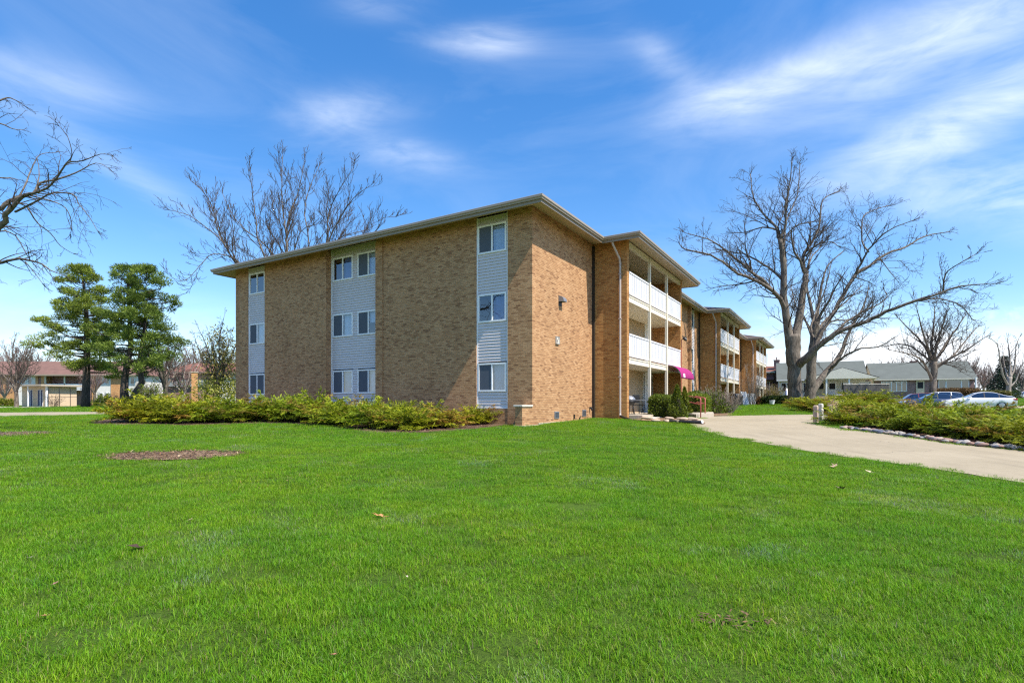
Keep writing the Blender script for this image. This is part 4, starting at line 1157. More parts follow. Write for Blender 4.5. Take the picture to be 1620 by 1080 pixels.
front = [(214, 670.5, 1.02, 1.05, 0, 'yellow green spreading juniper at the far left end of the long bed'),
         (286, 672, 0.98, 1.02, 1, 'full juniper second from the left end in the front row'),
         (352, 671, 0.95, 0.9, 2, 'juniper in the front row below the left end of the brick building'),
         (418, 669, 0.92, 0.84, 0, 'front row juniper below the plain brick wall, left of the double windows'),
         (478, 670, 0.88, 1.04, 1, 'tall ragged front juniper just left of the double windows'),
         (536, 675, 0.88, 0.92, 2, 'front row juniper directly below the double windows, grey stems showing'),
         (594, 680, 0.84, 0.85, 0, 'low front juniper right of the double windows where the bed bulges'),
         (646, 682.5, 0.78, 0.78, 1, 'low front juniper nearest the lawn, over bare grey stems'),
         (697, 679.5, 0.80, 0.84, 3, 'orange tinged juniper, partly dead, near the right end of the bed'),
         (752, 674, 0.66, 0.74, 0, 'bright green juniper at the right end of the bed below the siding column')]
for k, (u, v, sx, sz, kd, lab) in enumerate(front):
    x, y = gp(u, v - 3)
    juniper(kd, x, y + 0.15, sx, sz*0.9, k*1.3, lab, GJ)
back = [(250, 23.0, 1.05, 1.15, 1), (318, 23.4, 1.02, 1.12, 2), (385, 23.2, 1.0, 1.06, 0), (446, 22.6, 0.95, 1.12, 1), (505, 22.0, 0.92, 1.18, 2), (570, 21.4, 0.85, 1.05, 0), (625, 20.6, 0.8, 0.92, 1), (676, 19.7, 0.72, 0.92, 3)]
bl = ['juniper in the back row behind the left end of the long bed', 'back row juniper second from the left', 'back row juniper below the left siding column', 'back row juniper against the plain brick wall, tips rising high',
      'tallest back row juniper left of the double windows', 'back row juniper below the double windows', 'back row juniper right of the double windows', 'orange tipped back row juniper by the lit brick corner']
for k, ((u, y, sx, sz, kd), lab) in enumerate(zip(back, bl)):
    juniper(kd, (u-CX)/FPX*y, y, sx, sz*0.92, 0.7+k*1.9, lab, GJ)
# the big bed in the turning circle
GI = 'junipers covering the bed in the turning circle'
isl = [(12.6, 20.3, 0.72, 0.80, 0, 'small juniper behind the wooden posts at the tip of the island bed'), (13.3, 18.6, 0.85, 1.05, 1, 'juniper at the kerb side just right of the wooden posts'),
       (13.2, 16.8, 0.92, 1.1, 2, 'kerb side juniper above the start of the stone edging'), (13.0, 15.0, 0.9, 0.9, 0, 'yellow tipped kerb side juniper at the middle of the stone edging'),
       (12.9, 13.3, 0.92, 0.86, 1, 'kerb side juniper with dark hollow under its skirt'), (12.8, 11.6, 0.95, 1.02, 2, 'kerb side juniper nearest the right edge of the view'),
       (12.9, 9.9, 0.95, 1.0, 0, 'kerb side juniper cut by the right edge of the view'),
       (14.9, 19.8, 0.98, 1.22, 2, 'juniper in the second row behind the wooden posts'), (15.3, 17.9, 1.0, 1.08, 0, 'second row juniper before the white house'), (15.3, 15.9, 1.02, 0.74, 1, 'second row juniper before the brick ranch house'),
       (15.2, 13.9, 1.0, 0.8, 2, 'second row juniper below the white saloon car'), (15.0, 12.0, 1.0, 1.08, 0, 'second row juniper low at the right edge'),
       (17.4, 19.4, 1.05, 0.86, 1, 'third row juniper hiding the dark cars'), (17.8, 17.2, 1.08, 1.14, 2, 'third row juniper hiding the white car bonnet'), (17.7, 15.0, 1.08, 1.1, 0, 'third row juniper hiding the white car tail'),
       (19.9, 18.0, 1.05, 1.06, 2, 'rearmost juniper of the island bed'), (17.3, 12.9, 1.0, 1.0, 1, 'third row juniper at the right edge of the view')]
for k, (x, y, sx, sz, kd, lab) in enumerate(isl):
    juniper(kd, x, y, sx, sz*0.77, k*2.1, lab, GI)
# low junipers round the big tree
GT = 'low junipers round the foot of the huge bare tree'
for k, (u, v, y, sx, sz, kd, lab) in enumerate([(1300, 640, 33.0, 1.35, 0.75, 0, 'low wide juniper right of the huge bare trunk'), (1345, 640, 34.5, 1.3, 0.75, 2, 'low wide juniper in front of the white house door'),
       (1272, 640, 37.0, 0.9, 0.6, 1, 'small juniper tucked behind the huge trunk'), (1372, 640, 37.5, 1.5, 1.0, 1, 'dark juniper mound before the black fence'), (1345, 640, 39, 1.4, 0.95, 2, 'dark juniper mound left of the black fence'), (1330, 640, 30.5, 1.2, 0.72, 1, 'low juniper across the drive from the wooden posts')]):
    juniper(kd, (u-CX)/FPX*y, y, sx, sz, k*1.1, lab, GT)

def leafy_box(name, pts_fn, n, size, cols, mat='leafy', seed=1):
    global nr
    nr = np.random.default_rng(seed)
    P, N = pts_fn(n)
    d = N*0.8 + nr.normal(0, 0.6, (n, 3))
    c = cols[0] + (cols[1]-cols[0])*np.clip(nr.normal(0.5, 0.28, (n, 1)), 0, 1.2)
    s = nr.uniform(0.6, 1.3, n)*size
    v, c = leaf_tris(P - N*0.03, d, s, s*0.6, c)
    return tri_mesh(name, v, c, M[mat])
def hedge_pts(lx, ly, h, wob=0.05):
    def fn(n):
        a = np.array([lx*ly, lx*h, lx*h, ly*h, ly*h], float); k = nr.choice(5, n, p=a/a.sum())
        u, v = nr.uniform(-.5, .5, n), nr.uniform(-.5, .5, n)
        P = np.zeros((n, 3)); N = np.zeros((n, 3))
        for f, (pp, nn) in enumerate([((u*lx, v*ly, 0*u+h), (0, 0, 1)), ((u*lx, 0*u-ly/2, (v+.5)*h), (0, -1, 0)), ((u*lx, 0*u+ly/2, (v+.5)*h), (0, 1, 0)), ((0*u-lx/2, u*ly, (v+.5)*h), (-1, 0, 0)), ((0*u+lx/2, u*ly, (v+.5)*h), (1, 0, 0))]):
            m = k == f
            P[m] = np.stack(pp, 1)[m]; N[m] = nn
        # rounded shoulders, hollows and bulges
        ex = np.clip((np.abs(P[:, 0])/(lx/2)), 0, 1)**6; ey = np.clip(np.abs(P[:, 1])/(ly/2), 0, 1)**6
        P[:, 2] -= (P[:, 2] > h*0.8)*(ex+ey)*h*0.07
        b = np.sin(P[:, 0]*5.1+1)*np.sin(P[:, 2]*4.3+P[:, 1]*3.7)
        P += N*(b*wob + nr.normal(0, wob*0.7, n))[:, None]
        return P, N
    return fn
def hedge(name, x, y, rz, lx, ly, h, label, cols, n=None, size=0.085, seed=1, group=None, core=(0.03, 0.035, 0.012)):
    e = empty(name, (x, y, gz(x, y)), rz, label, 'hedge', group)
    n = n or int(900*(lx*ly+2*lx*h+2*ly*h)*(0.085/size)**1.5)
    me = leafy_box('foliage', hedge_pts(lx, ly, h), n, size, cols, seed=seed)
    new_obj('foliage', me, e)
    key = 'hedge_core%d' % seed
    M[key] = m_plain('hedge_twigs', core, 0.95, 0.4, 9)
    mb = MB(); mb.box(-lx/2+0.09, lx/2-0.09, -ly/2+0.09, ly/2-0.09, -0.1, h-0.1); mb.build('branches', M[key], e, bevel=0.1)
    return e
GREEN = (np.array([0.045, 0.085, 0.01]), np.array([0.15, 0.20, 0.02])); BRIGHT = (np.array([0.08, 0.13, 0.012]), np.array([0.24, 0.27, 0.025]))
BROWN = (np.array([0.10, 0.055, 0.025]), np.array([0.26, 0.16, 0.07])); OLIVE = (np.array([0.10, 0.10, 0.025]), np.array([0.25, 0.20, 0.06])); DARKG = (np.array([0.02, 0.04, 0.01]), np.array([0.06, 0.10, 0.015]))
a = px(1048, 640, 26.2); hedge('clipped_hedge', a.x, a.y, BANG + 0.12, 2.0, 0.95, 1.0, 'dense clipped hedge in front of the patio, left of the conical shrubs', GREEN, seed=41)
a = px(1103, 640, 29.3); hedge('clipped_hedge', a.x, a.y, BANG, 2.3, 1.0, 1.05, 'bright clipped hedge behind the red handrails', BRIGHT, seed=42)
a = px(1086, 640, 32.5); hedge('clipped_hedge', a.x + 0.9, a.y + 0.6, BANG, 2.4, 0.8, 1.2, 'clipped hedge along the wall under the narrow windows', GREEN, seed=43)
a = px(1208, 640, 52); hedge('clipped_hedge', a.x, a.y, 0.1, 2.4, 1.2, 0.95, 'brownish clipped hedge at the far corner of the building', BROWN, seed=44, size=0.13)
a = px(1233, 640, 50); hedge('clipped_hedge', a.x, a.y, 0.05, 2.9, 1.2, 1.0, 'dark green clipped hedge behind the white planter', DARKG, seed=45, size=0.13)

def cone_shrub(x, y, h, r, label, seed):
    global nr
    nr = np.random.default_rng(seed)
    def fn(n):
        t = nr.random(n)**1.25; a = nr.uniform(0, 2*np.pi, n)
        rr = r*np.minimum(1.0, (1-t)**0.8*1.15+0.02)*(0.88+0.17*np.sin(a*3+t*9+seed))*np.where(t < 0.08, 0.8, 1)
        rr *= nr.uniform(0.7, 1.05, n)
        N = np.stack([np.cos(a), np.sin(a), 0.5+0*a], 1)
        return np.stack([rr*np.cos(a), rr*np.sin(a), 0.04+t*h], 1), N/np.linalg.norm(N, axis=1, keepdims=True)
    e = empty('conical_shrub', (x, y, gz(x, y)), 0, label, 'shrub', 'conical evergreens by the entrance')
    new_obj('foliage', leafy_box('foliage', fn, 3200, 0.085, GREEN if seed % 2 else BRIGHT, seed=seed), e)
    mb = MB(); mb.tube([(0, 0, -0.1), (0, 0, h*0.5), (0.01, 0, h*0.92)], [r*0.5, r*0.36, 0.02], 7); mb.build('stem', M['bark_dark'], e)
a = px(1071, 640, 24.6); cone_shrub(a.x, a.y, 1.5, 0.46, 'nearer and taller conical evergreen shrub beside the stone edging', 51)
a = px(1083, 640, 26.6); cone_shrub(a.x, a.y, 1.42, 0.36, 'slimmer conical evergreen shrub just left of the red handrails', 52)

def twig_bush(x, y, h, r, label, seed, leaves=None, wood='twig_pale', nstem=40, lev=1, name='twiggy_bush', lsize=0.12, nleaf=2500):
    t = Tree(seed, 0.16, 0.04, 0.0065, 0.55); rr = t.r
    for i in range(nstem):
        a = rr.uniform(0, 2*math.pi); s = r*math.sqrt(rr.random()); H = h*rr.uniform(0.6, 1.05)
        P = [(math.cos(a)*s*0.25, math.sin(a)*s*0.25, -0.05), (math.cos(a)*s*0.6, math.sin(a)*s*0.6, H*0.45), (math.cos(a)*s*1.05, math.sin(a)*s*1.05, H)]
        P, Rr = t.limb(P, [0.016, 0.011, 0.007], 4)
        t.shoots(P, Rr, 0.28, 0.5*h/1.4, lev, 0.25)
    e = empty(name, (x, y, gz(x, y)), 0, label, 'bush')
    t.wood.build('stem', M[wood], e, uv=False); t.fine.build('twigs', M[wood], e, uv=False)
    if leaves is not None:
        global nr
        nr = np.random.default_rng(seed)
        def fn(n):
            d = nr.normal(0, 1, (n, 3)); d[:, 2] = np.abs(d[:, 2]); d /= np.linalg.norm(d, axis=1, keepdims=True)
            k = nr.uniform(0.55, 1.0, n)[:, None]*(0.85+0.25*np.sin(d[:, :1]*7+seed)*np.cos(d[:, 1:2]*5))
            return d*k*np.array([[r*1.05, r*1.05, h]]) + np.array([[0, 0, 0.1]]), d
        new_obj('foliage', leafy_box('foliage', fn, nleaf, lsize, leaves, seed=seed), e)
    return e
a = px(1130, 640, 30.5); twig_bush(a.x, a.y, 1.45, 0.95, 'rounded bush with new green leaves and bare twigs right of the handrail hedge', 61, GREEN, nleaf=1500)
a = px(1152, 640, 31.0); twig_bush(a.x, a.y, 1.2, 0.9, 'bare tan twiggy bush at the end of the entrance planting', 62, None, nstem=60)
a = px(1190, 640, 45.0); twig_bush(a.x, a.y, 3.2, 0.9, 'tall thin bare bush against the orange wall of the farthest bay', 63, None, nstem=24)
a = px(1222, 640, 66.0); twig_bush(a.x, a.y, 2.0, 1.5, 'olive leafed bush under the window of the red roofed house', 64, OLIVE, nleaf=2500)
# ------------------------------------------------------------------ pines
def pine(x, y, H, label, seed, trunks, shape, yellow=0.0, wood='bark_dark', low=0.25, nclump=150, clump_r=0.75):
    """Trunk with tiers of boughs; every bough ends in flat clumps of needles."""
    global nr
    nr = np.random.default_rng(seed); r = random.Random(seed)
    e = empty('pine_tree', (x, y, gz(x, y)), 0, label, 'tree')
    mb = MB(); P, D, S, C = [], [], [], []
    g0 = np.array([0.05+yellow*0.06, 0.088+yellow*0.035, 0.018]); g1 = np.array([0.18+yellow*0.15, 0.25+yellow*0.06, 0.034])
    stems = []
    for tp in trunks:
        pts = [tuple(p[:3]) for p in tp]; rad = [p[3] for p in tp]
        mb.tube(pts, rad, 9, wob=0.05); stems.append(tp)
    for b in range(nclump):
        f = low + (1-low)*((b+0.5)/nclump)**0.92
        z = f*H
        tp = stems[b % len(stems)]
        o = tp[-1]
        for i in range(len(tp)-1):
            if tp[i][2] <= z <= tp[i+1][2]:
                g = (z-tp[i][2])/(tp[i+1][2]-tp[i][2]); o = [tp[i][k]+(tp[i+1][k]-tp[i][k])*g for k in range(4)]; break
        az = b*2.399 + r.uniform(-.5, .5)
        Rm = shape(f, az)*(r.uniform(0.3, 1.08) if b % 5 else r.uniform(0.85, 1.22))*(0.72+0.34*math.sin(az*1.5+f*11+seed)**2)
        rise = r.uniform(-0.12, 0.42)*Rm + (0.5 if f > 0.85 else 0)
        end = (o[0]+math.cos(az)*Rm, o[1]+math.sin(az)*Rm, min(z+rise, H*1.0))
        mid = (o[0]+math.cos(az)*Rm*0.55+r.uniform(-.2, .2), o[1]+math.sin(az)*Rm*0.55+r.uniform(-.2, .2), z+rise*0.25)
        if Rm > 0.7: mb.tube([(o[0], o[1], z), mid, end], [max(0.03, 0.018*H*0.35*(1-f)+0.035), 0.04, 0.015], 4, cap=False)
        tone = r.random()
        for cpos, cr in ((end, 1.0), (tuple((mid[k]*0.45+end[k]*0.55)+r.uniform(-.35, .35) for k in range(3)), 0.85)) if Rm > 1.4 else ((end, 1.0),):
            n = int(190*cr); q = nr.normal(0, 1, (n, 3)); q /= np.linalg.norm(q, axis=1, keepdims=True); q *= nr.random(n)[:, None]**0.4
            q *= np.array([clump_r, clump_r, clump_r*0.66])*cr*r.uniform(0.7, 1.2)
            P.append(q+np.array(cpos)); dd = q*np.array([1, 1, 1.4]) + nr.normal(0, 0.25, (n, 3)) + np.array([math.cos(az)*0.2, math.sin(az)*0.2, 0.34]); D.append(dd)
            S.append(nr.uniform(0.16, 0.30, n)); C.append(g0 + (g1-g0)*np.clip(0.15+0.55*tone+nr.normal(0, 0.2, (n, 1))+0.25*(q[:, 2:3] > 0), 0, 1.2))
    mb.build('trunk', M[wood], e, smooth=True, uv=False)
    S = np.concatenate(S)
    v, c = leaf_tris(np.concatenate(P), np.concatenate(D), S, S*0.30, np.concatenate(C))
    new_obj('crown', tri_mesh('crown', v, c, M['pine']), e)
    return e
Yp = 55.0; bx = px(135, 640, Yp).x
H = 14.2
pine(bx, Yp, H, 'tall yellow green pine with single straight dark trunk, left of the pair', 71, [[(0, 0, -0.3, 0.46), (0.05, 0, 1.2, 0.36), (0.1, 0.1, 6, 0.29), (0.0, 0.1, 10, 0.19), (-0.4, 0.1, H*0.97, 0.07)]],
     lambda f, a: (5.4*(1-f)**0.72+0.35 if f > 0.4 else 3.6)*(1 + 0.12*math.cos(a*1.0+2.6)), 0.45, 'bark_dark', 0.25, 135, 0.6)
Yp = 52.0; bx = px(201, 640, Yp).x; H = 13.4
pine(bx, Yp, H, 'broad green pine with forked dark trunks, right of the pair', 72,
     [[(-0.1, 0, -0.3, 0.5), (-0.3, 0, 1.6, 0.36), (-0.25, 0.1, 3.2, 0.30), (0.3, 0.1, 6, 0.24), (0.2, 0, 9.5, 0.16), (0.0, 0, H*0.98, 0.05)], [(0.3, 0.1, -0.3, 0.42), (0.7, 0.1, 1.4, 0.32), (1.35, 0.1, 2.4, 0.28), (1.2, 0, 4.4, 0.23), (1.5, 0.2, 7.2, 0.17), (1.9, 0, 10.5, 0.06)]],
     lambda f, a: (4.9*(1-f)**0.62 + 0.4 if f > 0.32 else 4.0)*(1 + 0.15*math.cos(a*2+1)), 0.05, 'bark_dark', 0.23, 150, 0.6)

def spruce(x, y, H, R, label, seed):
    global nr
    nr = np.random.default_rng(seed); r = random.Random(seed)
    e = empty('spruce_tree', (x, y, gz(x, y)), 0, label, 'tree')
    mb = MB(); mb.tube([(0, 0, -0.3), (0, 0, H*0.6), (0, 0, H*0.98)], [0.25, 0.13, 0.03], 7); mb.build('trunk', M['bark_dark'], e)
    P, D, S, C = [], [], [], []
    for b in range(170):
        f = (b/170)**0.9; z = 0.5 + f*(H-0.6); az = b*2.399; L = R*(1-f)**0.85*r.uniform(0.75, 1.1)+0.15
        for k in range(int(26*(L/R)+8)):
            g = nr.random()**0.7
            P.append((math.cos(az)*L*g+nr.normal(0, .12), math.sin(az)*L*g+nr.normal(0, .12), z - 0.28*L*g*g*1.2+nr.normal(0, .07))); D.append((math.cos(az)+nr.normal(0, .5), math.sin(az)+nr.normal(0, .5), -0.25+nr.normal(0, .2)))
            S.append(nr.uniform(0.25, 0.5)); C.append(np.array([0.025, 0.05, 0.03])*nr.uniform(0.6, 1.5))
    S = np.array(S); v, c = leaf_tris(np.array(P), np.array(D), S, S*0.35, np.array(C))
    new_obj('crown', tri_mesh('crown', v, c, M['pine']), e)
a = px(1589, 640, 92); spruce(a.x, a.y, 7.6, 2.6, 'dark blue green spruce behind the bare tree at the right edge', 75)

# ------------------------------------------------------------------ houses
def house(name, label, x, y, rz, lx, ly, h, roof_h, mats, wins, gable='x', over=0.4, roof='shingle_grey', cat='house', doors=(), extra=None, z=None, chimney=None):
    """Box house with a gable roof along its length; openings are (x0, x1, z0, z1, bars) on the front (local -y)."""
    e = empty(name, (x, y, gz(x, y) if z is None else z), rz, label, cat)
    mb = MB()
    mb.box(-lx/2, lx/2, -ly/2, ly/2, -0.6, h)
    if roof_h > 0:
        for sx in (-1, 1): mb.tri((sx*lx/2, -ly/2, h), (sx*lx/2, ly/2, h), (sx*lx/2, 0, h+roof_h))
    mb.build('wall', M[mats[0]], e)
    if roof_h > 0:
        rb = MB(); sl = roof_h/(ly/2); e0 = h - sl*over; t = 0.14
        X0, X1 = -lx/2-over*0.7, lx/2+over*0.7
        for s in (-1, 1):
            a, b, c, d = (X0, s*(ly/2+over), e0+t), (X1, s*(ly/2+over), e0+t), (X1, 0, h+roof_h+t), (X0, 0, h+roof_h+t)
            rb.quad(a, b, c, d)
            lo = [(p[0], p[1], p[2]-t) for p in (a, b, c, d)]
            rb.quad(*lo)
            rb.quad(a, b, lo[1], lo[0])
        rfo = rb.build('roof', M[roof], e)
        fb = MB()
        for s in (-1, 1): fb.box(X0, X1, s*(ly/2+over)-0.03, s*(ly/2+over)+0.03, e0-0.04, e0+t-0.02)
        for xx in (X0-0.03, X1+0.03):
            for s in (-1, 1):
                q = [(xx, s*(ly/2+over), e0), (xx, s*(ly/2+over), e0+t+0.01), (xx, 0, h+roof_h+t+0.01), (xx, 0, h+roof_h)]
                fb.poly(q)
        fb.build('fascia', M[mats[1]], rfo)
        if chimney:
            cb = MB(); cx, cy, cw, ch = chimney; cb.box(cx-cw/2, cx+cw/2, cy-cw/2, cy+cw/2, h, h+roof_h+ch); cb.box(cx-cw/2-0.06, cx+cw/2+0.06, cy-cw/2-0.06, cy+cw/2+0.06, h+roof_h+ch, h+roof_h+ch+0.1); cb.build('chimney', M[mats[2] if len(mats) > 2 else mats[0]], rfo)
    for (x0, x1, z0, z1, bars) in wins:
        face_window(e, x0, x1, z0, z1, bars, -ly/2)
    for (x0, x1, z0, z1, mt) in doors:
        mb = MB(); mb.box(x0, x1, -ly/2-0.07, -ly/2+0.01, z0, z1); d = mb.build('door', M[mt], e)
        mb = MB(); mb.box(x0+0.15, x1-0.15, -ly/2-0.085, -ly/2-0.072, z0+(z1-z0)*0.5, z1-0.2); mb.build('pane', M['dark'], d)
    if extra: extra(e)
    return e
def face_window(e, x0, x1, z0, z1, bars, y):
    mb = MB(); f = 0.07
    mb.box(x0, x1, y-0.06, y, z0, z0+f); mb.box(x0, x1, y-0.06, y, z1-f, z1); mb.box(x0, x0+f, y-0.058, y, z0+f, z1-f); mb.box(x1-f, x1, y-0.058, y, z0+f, z1-f)
    for k in range(1, bars): xx = x0+(x1-x0)*k/bars; mb.box(xx-0.05, xx+0.05, y-0.056, y, z0+f, z1-f)
    w = mb.build('window', M['white_trim'], e)
    mb = MB(); mb.quad((x0+f, y-0.02, z0+f), (x1-f, y-0.02, z0+f), (x1-f, y-0.02, z1-f), (x0+f, y-0.02, z1-f)); mb.build('pane', M['glass_dark'], w)
    mb = MB(); mb.quad((x0+f, y-0.008, z0+f), (x1-f, y-0.008, z0+f), (x1-f, y-0.008, z1-f), (x0+f, y-0.008, z1-f)); mb.build('curtain', M['dark'], w)  # dark sheet that paints the unlit room behind the glass
M['purple_brick'] = m_brick('purple_red_brick', [(0.0, (0.17, 0.085, 0.08)), (0.5, (0.24, 0.135, 0.125)), (1.0, (0.32, 0.19, 0.17))], (0.34, 0.28, 0.26), 0.3)
M['cream_wall'] = m_plain('cream_siding', (0.60, 0.52, 0.36), 0.7, 0.06, 2)
M['white_wall'] = m_plain('off_white_siding', (0.66, 0.63, 0.58), 0.7, 0.06, 2)
M['gable_cream'] = m_plain('cream_gable_board', (0.78, 0.72, 0.60), 0.6, 0.04, 2)
M['grey_wall'] = m_plain('blue_grey_siding', (0.40, 0.40, 0.44), 0.7, 0.06, 2)
M['tan_wall'] = m_plain('tan_painted_block', (0.60, 0.45, 0.31), 0.8, 0.06, 2)
M['blue_door'] = m_plain('navy_door', (0.03, 0.035, 0.10), 0.5, 0.1)
M['weathered'] = m_plain('dark_weathered_board', (0.10, 0.095, 0.09), 0.9, 0.5, 2, stretch=(6, 6, 0.4))
def hx(u, y): return (u-CX)/FPX*y
# ranch house on the right
Y = 72; cx = hx(1470, Y)
def ranch_extra(e):
    mb = MB(); mb.box(-0.3, 0.6, -4.4, -3.55, -0.9, 0.35); mb.build('porch_step', M['concrete'], e)
    mb = MB(); mb.tube([(5.46, -3.9, -0.3), (5.46, -3.9, 2.7)], [0.09]*2, 6); mb.build('downpipe', M['white_trim'], e)
    mb = MB(); mb.box(-5.55, -5.41, -3.5, 3.5, 0.0, 2.7); mb.tri((-5.552, -3.5, 2.7), (-5.552, 3.5, 2.7), (-5.552, 0, 4.85)); mb.build('gable_siding', M['cream_wall'], e)
house('ranch_house', 'low purple brick house with grey roof and wide windows behind the parked cars', cx, Y+2.5, -0.42, 10.8, 7.0, 2.75, 2.15, ('purple_brick', 'cream_trim', 'brick_red'),
      [(-4.6, -1.7, 0.95, 2.35, 5), (1.7, 2.5, 0.9, 2.5, 1), (2.5, 4.1, 0.9, 2.5, 1), (4.1, 4.9, 0.9, 2.5, 1)], doors=[(-0.7, 0.2, 0.35, 2.4, 'cream_wall')], extra=ranch_extra, chimney=(0.0, 1.0, 0.7, 0.3))
# white house
Y = 76; cx = hx(1314, Y)
def white_extra(e):
    mb = MB()
    # porch gable roof in front
    for s in (-1, 1): mb.quad((2.2+s*4.2, -7.2, 2.75), (2.2+s*4.2, -3.4, 2.75), (2.2, -3.4, 4.15), (2.2, -7.2, 4.15), 1)
    mb.quad((2.2-4.2, -7.2, 2.65), (2.2+4.2, -7.2, 2.65), (2.2+4.2, -3.4, 2.65), (2.2-4.2, -3.4, 2.65)); mb.tri((2.2-4.2, -7.2, 2.65), (2.2+4.2, -7.2, 2.65), (2.2, -7.21, 4.1))
    mb.build('porch_roof', [M['gable_cream'], M['shingle_grey']], e)
    for q in (0.4, 3.0, -1.8):
        mb = MB(); mb.box(q-0.09, q+0.09, -7.1, -6.9, -0.2, 2.7); mb.build('porch_post', M['white_trim'], e)
    mb = MB(); mb.box(-1.9, 6.0, -7.3, -3.5, -0.4, 0.35); mb.build('porch_floor', M['concrete'], e)
    mb = MB()
    for s in (-1, 1): mb.tube([(-2.2-s*0.8, -7.05, 0.45), (-2.2+s*0.8, -7.05, 1.5)], [0.05]*2, 5)
    mb.tube([(-1.6, -7.1, 0.3), (-1.6, -7.1, 2.6)], [0.16]*2, 6); mb.build('porch_brace', M['black_metal'], e)
house('white_house', 'off white house with grey roof, porch and two front doors behind the huge tree', cx, Y+3.0, -0.44, 10.6, 7.0, 2.9, 2.4, ('white_wall', 'white_trim'),
      [(2.4, 3.8, 1.2, 2.3, 1), (4.6, 6.0, 1.2, 2.3, 1), (-5.0, -3.6, 1.0, 2.3, 2), (-3.2, -1.8, 1.0, 2.3, 1)], doors=[(-0.6, 0.5, 0.35, 2.4, 'cream_wall'), (0.9, 1.9, 0.35, 2.35, 'white_trim')], extra=white_extra)
# small grey house between the two
def MBbox(e, name, mat, b):
    mb = MB(); mb.box(*b); return mb.build(name, M[mat], e)
Y = 88; house('grey_house', 'blue grey house end with tan roof edge between the white and brick houses', hx(1385, Y), Y, -0.35, 2.6, 5, 3.3, 0.0, ('grey_wall', 'cream_trim'), [(0.9, 1.3, 1.6, 3.2, 1)],
      extra=lambda e: MBbox(e, 'roof', 'cream_trim', (-1.6, 1.6, -2.8, 2.8, 3.3, 3.5)))
# red roofed house past the end of the building
Y = 84; cx = hx(1214, Y)
def red_extra(e):
    mb = MB(); mb.box(-4, 2.05, -3.9, -3.1, 2.9, 3.05); mb.quad((-4, -4.0, 2.95), (2.2, -4.0, 2.95), (2.0, -3.0, 3.7), (-4, -3.0, 3.7)); mb.build('porch_roof', M['shingle_red'], e)
    mb = MB(); mb.box(2.02, 2.75, -2.4, -1.4, -0.4, 5.9); mb.box(1.96, 2.81, -2.46, -1.34, 5.9, 6.05); mb.box(2.3, 2.45, -2.0, -1.8, 6.05, 6.5); mb.build('chimney', M['brick_red'], e)
    mb = MB(); mb.tube([(0.8, 0, 5.0), (0.8, 0, 7.2)], [0.04]*2, 5); mb.build('roof_pipe', M['black_metal'], e)
    mb = MB(); mb.box(2.76, 3.6, -2.9, 2.9, -0.4, 4.6); mb.build('side_wall', M['white_wall'], e)
house('red_roofed_house', 'brown house with red tiled roof and chimney past the far end of the apartments', cx, Y+2, -0.55, 4.0, 6, 4.2, 0.9, ('brick_red', 'cream_trim'), [(0.0, 1.5, 1.3, 2.7, 2)], roof='shingle_red', extra=red_extra)

# dark fence
Y = 62; x0, x1 = hx(1338, Y), hx(1402, Y)
e = empty('board_fence', ((x0+x1)/2, Y, gz(x0, Y)), -0.2, 'dark weathered board fence with pale top rail between the two houses', 'fence')
mb = MB(); w = (x1-x0); n = 34
for k in range(n): mb.box(-w/2+k*w/n+0.008, -w/2+(k+1)*w/n-0.008, -0.015, 0.015, 0.0, 2.1 + 0.02*math.sin(k*2.3))
mb.build('boards', M['weathered'], e)
mb = MB(); mb.box(-w/2-0.05, w/2+0.05, -0.06, 0.06, 2.13, 2.22); mb.build('top_rail', M['limestone'], e)
for k in range(3):
    mb = MB(); xx = -w/2 + w*k/2; mb.box(xx-0.06, xx+0.06, 0.02, 0.14, -0.3, 2.12); mb.build('post', M['weathered'], e)
# hedges before the ranch house
a = px(1512, 640, 64); hedge('clipped_hedge', a.x, a.y, -0.4, 4.2, 1.2, 1.55, 'rust brown clipped hedge under the right windows of the brick ranch house', BROWN, seed=46, size=0.17, core=(0.08, 0.05, 0.025))
a = px(1565, 640, 66); hedge('clipped_hedge', a.x, a.y, -0.4, 3.8, 1.2, 1.2, 'olive brown clipped hedge to the right of the brick ranch house', OLIVE, seed=47, size=0.17, core=(0.08, 0.06, 0.03))
# folded parasol
a = px(1244.5, 640, 58); e = empty('patio_parasol', (a.x, a.y, gz(a.x, a.y)), 0, 'folded white and blue parasol just left of the huge trunk', 'parasol')
mb = MB(); mb.tube([(0, 0, -0.1), (0, 0, 1.95)], [0.03]*2, 6); mb.build('pole', M['black_metal'], e)
mb = MB(); mb.tube([(0, 0, 0.5), (0, 0, 1.0), (0, 0, 1.6), (0, 0, 1.85)], [0.20, 0.17, 0.11, 0.04], 10, wob=0.25); mb.build('canopy', M['white_trim'], e, smooth=True)
mb = MB(); mb.tube([(-0.12, -0.08, 0.45), (-0.10, -0.06, 1.0), (-0.05, -0.03, 1.6)], [0.13, 0.11, 0.07], 8, wob=0.2); mb.build('blue_panel', M['blue_curtain'], e, smooth=True)

